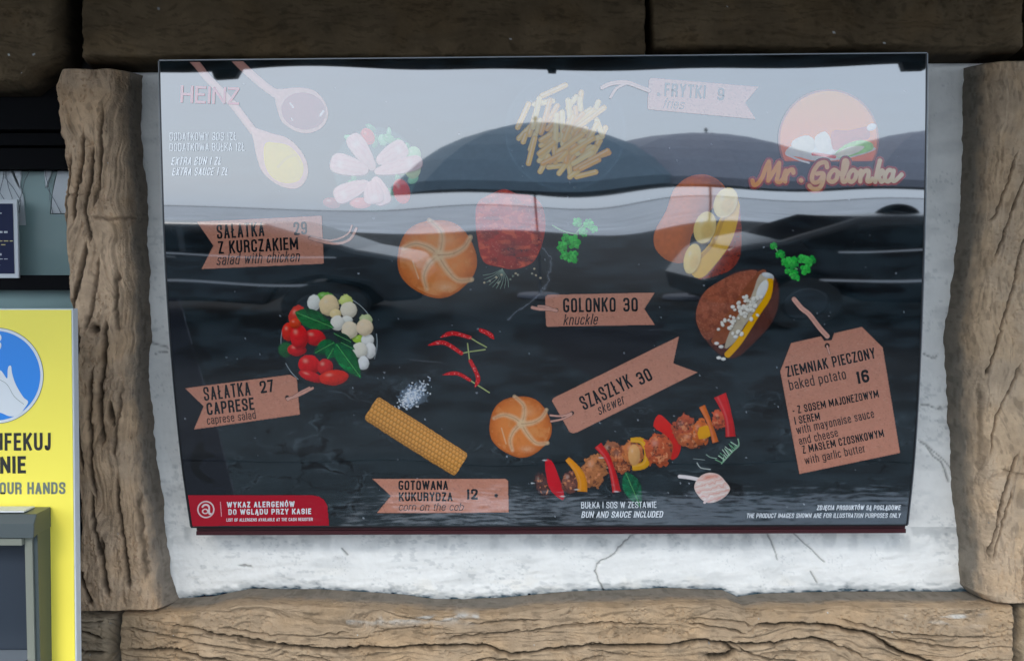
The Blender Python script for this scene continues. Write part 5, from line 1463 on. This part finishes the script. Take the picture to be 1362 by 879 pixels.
fillc = lin((252, 164, 50)) * (1 - g_) + lin((252, 234, 200)) * g_
c.fill(dm - bw, fillc, .9)
c.make("script_wordmark", L(), label="orange and cream brush script name", gain=2.0)

# =================================================================== NOTICE on the window
ny = .15
def boxpx(name, x0, x1, y0, y1, yf, yb, mat, parent, bevel=0):
    a = on_plane(x0, y0, yf); b = on_plane(x1, y1, yf)
    return box(name, (a[0], b[0], yf, yb, b[2], a[2]), mat, parent, bevel)
M_wplastic = plain("white_plastic", (.62, .64, .66), .4)
M_navy = plain("navy_print", lin((18, 28, 66)), .5, spec=.2)
a = on_plane(-60, 370, ny)
notice = empty("notice_sign", (float(a[0]), ny, float(a[2])), "navy blue notice with white border on the window glass", "sign")
boxpx("sign_panel", -110, 25, 265, 370, ny, ny + .006, M_wplastic, notice, .001)
boxpx("printed_face", -105, 19, 271, 364, ny - .0012, ny - .0002, M_navy, notice)
M_nt = plain("notice_text", (.55, .57, .6), .5); M_ny = plain("notice_text_yellow", (.6, .5, .2), .5)
for (y0, y1, x1, mt) in [(283, 284.5, 4, M_nt), (291, 292, 2, M_nt), (307.5, 310, 10, M_nt), (320, 321.2, 17, M_ny), (325, 326.2, 7, M_ny), (337, 340, 2, M_nt), (344, 345, 10, M_nt), (352, 353, 1, M_nt)]:
    bs = []; xx = -95
    rnd = random.Random(int(y0))
    while xx < x1 - 3:
        wd = rnd.uniform(3, 9)
        e = min(xx + wd, x1)
        A = on_plane(xx, y0, ny - .0018); B = on_plane(e, y1, ny - .0018)
        bs.append((A[0], B[0], ny - .0018, ny - .0013, B[2], A[2])); xx += wd + 2
    boxes("text_line", bs, mt, notice)

# =================================================================== SANITISER STAND
SY = -.10
M_yel = plain("yellow_board", lin((255, 236, 88)), .45, noise=.05, scale=5)
M_blue = plain("blue_print", lin((34, 134, 222)), .45)
M_wprint = plain("white_print", (.72, .74, .75), .5)
M_kprint = plain("dark_print", lin((36, 38, 34)), .6)
M_gprint = plain("grey_print", lin((112, 122, 112)), .6)
zb_ = 0.0
p_tl = on_plane(-150, 410, SY); p_br = on_plane(99.5, 700, SY)
bx1 = float(on_plane(99.0, 640, SY)[0])
stand = empty("sanitizer_stand", (float(p_tl[0] + bx1) / 2, SY, 0), "yellow hand disinfection stand with blue hand symbol and grey dispenser box", "hand sanitizer stand")
bw_ = .42; bx0 = bx1 - bw_
ztop = float(on_plane(50, 410.5, SY)[2])
# the board leans back a little towards the top
lean = math.radians(1.2)
def lean_pts(V):
    V = np.array(V, float); V[:, 1] += (V[:, 2] - 1.2) * math.tan(lean)
    return V
def lbox(name, b, mat, parent, bevel=0):
    V, Fc = box_geo(*b); V = lean_pts(V)
    o = link(name, np_mesh(name, V, Fc, False), mat, parent)
    if bevel:
        m = o.modifiers.new("bevel", 'BEVEL'); m.width = bevel; m.segments = 2; m.limit_method = 'NONE'
    return o
lbox("board", (bx0, bx1, SY, SY + .018, .03, ztop), M_wprint, stand, .0015)
lbox("yellow_face", (bx0 + .001, bx1 - .0022, SY - .0012, SY - .0002, .031, ztop - .002), M_yel, stand)
lbox("foot", (bx0 + .03, bx0 + .08, SY - .2, SY + .25, 0, .029), plain("foot_metal", (.3, .3, .3), .4, .6), stand)
lbox("foot", (bx1 - .08, bx1 - .03, SY - .2, SY + .25, 0, .029), bpy.data.materials["foot_metal"], stand)
lbox("back_post", (bx0 + .17, bx0 + .25, SY + .019, SY + .05, .029, 1.5), bpy.data.materials["foot_metal"], stand)
def stand_surf(px, py, l):
    d = rays(px, py); y = np.full(np.shape(px), SY - .0014)
    for _ in range(4):
        t = (y - CAM[1]) / d[..., 1]; P = CAM + d * t[..., None]
        y = SY - .0016 - l + (P[..., 2] - 1.2) * math.tan(lean)
    t = (y - CAM[1]) / d[..., 1]; P = CAM + d * t[..., None]
    N = np.zeros_like(P); N[..., 1] = -1
    return P, N
def flat_poly(name, pts, mat, parent, l, hole=None):
    import bmesh
    A = np.array(pts, float)
    P, _ = stand_surf(A[:, 0], A[:, 1], l)
    bm = bmesh.new(); vs = [bm.verts.new(p) for p in P]
    f = bm.faces.new(vs); bm.normal_update()
    if f.normal.y > 0: f.normal_flip()
    bmesh.ops.triangulate(bm, faces=[f])
    me = bpy.data.meshes.new(name); bm.to_mesh(me); bm.free()
    return link(name, me, mat, parent)
ccx, ccy = -6, 499.5
circ = lambda r: [(ccx + r * math.cos(a), ccy + r * math.sin(a)) for a in np.linspace(0, 2 * math.pi, 72, endpoint=False)]
flat_poly("symbol_rim", circ(64), M_gprint, stand, .0001); flat_poly("symbol_ring", circ(63.2), M_wprint, stand, .0003)
disc = flat_poly("symbol_disc", circ(59.5), M_blue, stand, .0006)
qh = lambda x, y: (x * .3183, 400 + y * .3183)
hand = [(-60, 330), (-30, 300), (0, 290), (15, 305), (30, 325), (32, 290), (36, 274), (46, 272), (50, 300), (62, 340), (80, 375), (100, 405), (118, 422), (100, 452), (78, 478), (40, 482), (10, 470), (-20, 462), (-60, 455), (-100, 440), (-120, 400)]
flat_poly("hand_symbol", smooth([qh(*p) for p in hand], 3, True), M_wprint, disc, .0009)
flat_poly("drop_symbol", smooth([qh(*p) for p in [(0, 140), (6, 152), (3, 165), (-8, 168), (-10, 150)]], 3, True), M_wprint, disc, .0009)
flat_poly("drop_symbol", smooth([qh(*p) for p in [(-4, 172), (5, 180), (2, 200), (-14, 204), (-14, 184)]], 3, True), M_wprint, disc, .0009)
Af = smooth([qh(*p) for p in [(0, 330), (30, 350), (60, 400), (100, 432)]], 4)
rb = ribbon(Af, .5)
P0, _ = stand_surf(rb[0][:, 0], rb[0][:, 1], .0012); P1, _ = stand_surf(rb[1][:, 0], rb[1][:, 1], .0012)
n = len(P0); link("hand_line", np_mesh("hand_line", np.concatenate([P0, P1]), np.array([(k, k + 1, n + k + 1, n + k) for k in range(n - 1)]), False), M_gprint, disc)
text("ZDEZYNFEKUJ", (-76, 599.5), (67.5, 598.8), 23.5, M_kprint, th=.23, parent=stand, surf=stand_surf)
text("DŁONIE", (-45, 630), (34.5, 629.3), 23, M_kprint, th=.23, parent=stand, surf=stand_surf)
text("DISINFECT YOUR HANDS", (-96, 657.3), (87, 656.8), 16, M_gprint, th=.2, parent=stand, surf=stand_surf)
# dispenser box
M_dgrey = plain("dispenser_grey", lin((72, 80, 80)), .35)
M_olive = plain("dispenser_trim", lin((150, 152, 138)), .3, .35)
M_recess = plain("dispenser_recess", lin((46, 54, 64)), .4)
DY = SY - .042          # front face of the dispenser
def zr(py, y=DY): return float(on_plane(0, py, y)[2])
def xc(px, y=DY, py=760): return float(on_plane(px, py, y)[0])
# body is a hollow: two sides, top, back, floor
dx1 = xc(69, SY); dx0 = dx1 - .20
dzt, dzb = zr(690), zr(905)
disp = boxes("dispenser", [(dx1 - .006, dx1, DY, SY - .002, dzb, dzt), (dx0, dx0 + .006, DY, SY - .002, dzb, dzt), (dx0, dx1, DY + .001, SY - .002, dzt + .0005, dzt + .006),
                           (dx0, dx1, DY + .001, SY - .002, dzb - .006, dzb - .0005)], M_dgrey, stand)
lid = prism("top_visor", [(DY - .014, dzt - .004), (DY - .016, dzt - .026), (DY + .0, dzt - .022), (SY - .003, dzt - .022), (SY - .003, dzt + .010), (DY - .005, dzt + .009)], 'x', dx0 - .002, dx1 + .002, M_dgrey, disp, .001)
boxes("front_trim", [(dx1 - .018, dx1 - .0065, DY - .004, DY + .004, dzb, dzt - .024), (dx0 + .0065, dx0 + .018, DY - .004, DY + .004, dzb, dzt - .024),
                     (dx0 + .0185, dx1 - .0185, DY - .012, DY - .001, dzt - .038, dzt - .0275)], M_olive, disp)
box("recess_back", (dx0 + .0065, dx1 - .0065, SY - .007, SY - .003, dzb, dzt - .023), M_recess, disp)
M_grate = plain("drip_grate", lin((150, 158, 165)), .35, .6)
bars = []
tz = zr(874)
for k in range(14): bars.append((dx0 + .008, dx1 - .0185, DY - .02 + k * .0038, DY - .0187 + k * .0038, tz - .002, tz))
for k in range(24): bars.append((dx0 + .010 + k * .0072, dx0 + .0125 + k * .0072, DY - .02, DY + .034, tz - .0045, tz - .0022))
boxes("drip_grate", bars, M_grate, disp)
box("drip_tray", (dx0 + .0068, dx1 - .019, DY - .024, DY + .036, tz - .03, tz - .006), M_recess, disp)
boxes("paper_slip", [(dx0 + .01, dx1 - .02, DY - .0, SY - .01, dzt + .0105, dzt + .0125)], M_wprint, disp)

# =================================================================== PLACE ACROSS THE STREET (seen only mirrored in the board)
pave = []
rnd = random.Random(2)
bl = []
yy = -.1
row = 0
pav = tag(boxes("pavement", [(-6, 6, -2.34, WALL_Y - .071, .0, .02)], M_slab), "pale slab pavement along the facade", kind='structure')
kx = -6
kb = boxes("kerb", [(-6, 6, -2.45, -2.35, 0, .022)], plain("kerb_stone", (.018, .02, .022), .9, noise=.3, spec=.1)); tag(kb, "grey kerb stones at the edge of the pavement", kind='structure')

M_canvas = plain("grey_canvas", (.26, .27, .32), .85, noise=.1)
M_canvas_teal = plain("teal_canvas", (.17, .23, .28), .85, noise=.1)
M_palepole = plain("pole_paint", (.30, .31, .33), .8)
M_pole = plain("pole_metal", (.25, .25, .25), .4, .6)
def parasol(x, y, rad, zr_, zp, mat, label):
    t = empty("parasol", (x, y, 0), label, "parasol", "parasols across the street")
    n = 8; V = [(x, y, zp)]; Fc = []
    rings = 6
    for r in range(1, rings + 1):
        f = r / rings
        for k in range(n * 3):
            a = 2 * math.pi * k / (n * 3)
            sag = .05 * math.sin(math.pi * f) * (1 - (k % 3 == 0) * .6)
            rr = rad * f * (1 if k % 3 == 0 else .955)
            V.append((x + rr * math.cos(a), y + rr * math.sin(a), zp - (zp - zr_) * f ** 2.1 - sag * .3))
    m = n * 3
    Q = []
    for k in range(m): Q.append((0, 1 + k, 1 + (k + 1) % m, 1 + (k + 1) % m))
    import bmesh
    bm = bmesh.new(); vs = [bm.verts.new(v) for v in V]
    for k in range(m): bm.faces.new((vs[0], vs[1 + k], vs[1 + (k + 1) % m]))
    for r in range(rings - 1):
        for k in range(m):
            a, b = 1 + r * m + k, 1 + r * m + (k + 1) % m
            bm.faces.new((vs[a], vs[a + m], vs[b + m], vs[b]))
    # hanging valance
    low = [bm.verts.new((V[1 + (rings - 1) * m + k][0], V[1 + (rings - 1) * m + k][1], V[1 + (rings - 1) * m + k][2] - .13)) for k in range(m)]
    for k in range(m):
        a, b = 1 + (rings - 1) * m + k, 1 + (rings - 1) * m + (k + 1) % m
        bm.faces.new((vs[a], low[k], low[(k + 1) % m], vs[b]))
    me = bpy.data.meshes.new("canopy"); bm.to_mesh(me); bm.free()
    o = link("canopy", me, mat, t)
    so = o.modifiers.new("thick", 'SOLIDIFY'); so.thickness = .004
    tubes("pole", [((x, y, .06), (x, y, zp + .05), .016, .016, 12)], M_palepole, t)
    tubes("base", [((x, y, 0), (x, y, .07), .28, .26, 20)], M_canvas, t)
    tubes("finial", [((x, y, zp + .051), (x, y, zp + .11), .03, .012, 12)], M_pole, t)
    for k in range(n):
        a = 2 * math.pi * k / n
        tubes("rib", [((x + .03 * math.cos(a), y + .03 * math.sin(a), zp - .06), (x + rad * .97 * math.cos(a), y + rad * .97 * math.sin(a), zr_ - .03), .009, .009, 6)], M_pole, t)
    return t
parasol(.30, -9.3, 1.75, 2.02, 3.05, M_canvas_teal, "teal parasol mirrored behind the fries")
parasol(2.35, -9.9, 1.95, 2.0, 2.95, M_canvas, "grey parasol mirrored behind the upper potato")
parasol(5.2, -10.0, 1.9, 2.0, 3.0, M_canvas, "grey parasol mirrored at the right edge of the board")

def car(x, y, Lc, mat, label, flip=1):
    t = empty("parked_car", (x, y, 0), label, "car", "cars parked across the street")
    prof = [(-2.1, .45), (-2.15, .75), (-1.95, .92), (-1.15, 1.0), (-.55, 1.42), (.9, 1.46), (1.55, 1.12), (2.05, 1.02), (2.15, .7), (2.1, .42), (1.75, .35), (1.62, .6), (1.3, .7), (.98, .6), (.85, .33),
            (-.85, .33), (-.98, .6), (-1.3, .7), (-1.62, .6), (-1.75, .35)]
    s = Lc / 4.3
    pr = [(x + flip * p[0] * s, p[1]) for p in prof]
    prism("body", pr, 'y', y - .85, y + .85, mat, t, .06)
    sw = [(-1.0, 1.02), (-.52, 1.36), (.1, 1.39), (.1, 1.02)]; sw2 = [(.16, 1.02), (.16, 1.39), (.85, 1.38), (1.35, 1.12), (1.3, 1.02)]
    for p_ in (sw, sw2):
        for ys in ((y + .851, y + .857), (y - .857, y - .851)):
            prism("side_window", [(x + flip * a * s, b) for a, b in p_], 'y', ys[0], ys[1], M_wglass_car, t)
    for wx_ in (-1.3, 1.3):
        for ys in ((y + .66, y + .87), (y - .87, y - .66)):
            w_ = tubes("wheel", [((x + flip * wx_ * s, ys[0], .32), (x + flip * wx_ * s, ys[1], .32), .315, .315, 28)], M_tyre, t)
            e = ys[1] if ys[1] > y else ys[0]; dd_ = .012 if ys[1] > y else -.012
            tubes("rim", [((x + flip * wx_ * s, e, .32), (x + flip * wx_ * s, e + dd_, .32), .2, .18, 20)], M_cardark, w_)
    boxes("door_trim", [(x - 1.2 * s, x + 1.2 * s, y + .852, y + .862, .6, .63)], M_chrome, t)
    boxes("belt_glint_trim", [(x - 1.05 * s, x + 1.4 * s, y + .852, y + .864, .985, 1.005)], M_chrome, t)  # added bright strip standing in for the glint along the hood edge
    for sgn in (-1, 1):
        box("headlight", (x + flip * -2.16 * s - .02, x + flip * -2.16 * s + .05, y + sgn * .6 - .15, y + sgn * .6 + .15, .68, .8), M_wprint, t, .01)
    boxes("door_handle", [(x + flip * .0 - .06, x + flip * .0 + .06, y + .853, y + .868, .93, .955)], M_pole, t)
    return t
M_wglass_car = plain("car_glass", (.012, .014, .016), .05)
M_chrome = plain("bright_trim", (.7, .7, .72), .25, .3)
M_tyre = plain("tyre", (.02, .02, .02), .8)
M_cardark = plain("car_paint_grey", (.05, .055, .06), .18)
M_carblack = plain("car_paint_black", (.012, .012, .014), .15)
car(-2.9, -7.0, 4.3, M_cardark, "grey car mirrored left above the chicken tag")
car(4.0, -7.6, 4.4, M_carblack, "black car mirrored right above the tall tag", -1)

# made-up bin standing in for an unidentified dark dome mirrored at right
bt_ = empty("domed_stand_in", (4.3, -9.0, 0), "made up dark bin for the domed shape mirrored right of the wordmark", "litter bin")
tubes("body", [((4.3, -9.0, 0), (4.3, -9.0, 1.35), .22, .24, 24)], M_cardark, bt_)
V = []; 
th = np.linspace(0, 2 * math.pi, 25); ph = np.linspace(0, math.pi / 2, 9)
T_, PH = np.meshgrid(th, ph)
Pd = np.stack([4.3 + .27 * np.cos(T_) * np.cos(PH), -9.0 + .27 * np.sin(T_) * np.cos(PH), 1.352 + .22 * np.sin(PH)], -1)
link("lid", grid_mesh("lid", Pd), M_carblack, bt_)

# low dark kiosk roofs / houses far away
M_house = plain("pale_render", (.42, .42, .42), .85, noise=.05, scale=1)
M_roofd = plain("dark_roof", (.05, .05, .055), .8)
def house(x, y, w_, h_, d_, label):
    t = empty("house", (x, y, 0), label, "house", "low houses beyond the square")
    box("wall", (x - w_ / 2, x + w_ / 2, y - d_, y, 0, h_), M_house, t)
    prism("roof", [(x - w_ / 2 - .3, h_ + .002), (x, h_ + w_ * .16), (x + w_ / 2 + .3, h_ + .002)], 'y', y - d_, y + .3, M_roofd, t)
    for k in range(3):
        wx_ = x - w_ / 2 + w_ * (k + .5) / 3
        f = box("window", (wx_ - .5, wx_ + .5, y + .002, y + .05, .9, 2.0), M_wglass_car, t)
house(-42, -75, 16, 2.6, 8, "low pale house far left beyond the square")
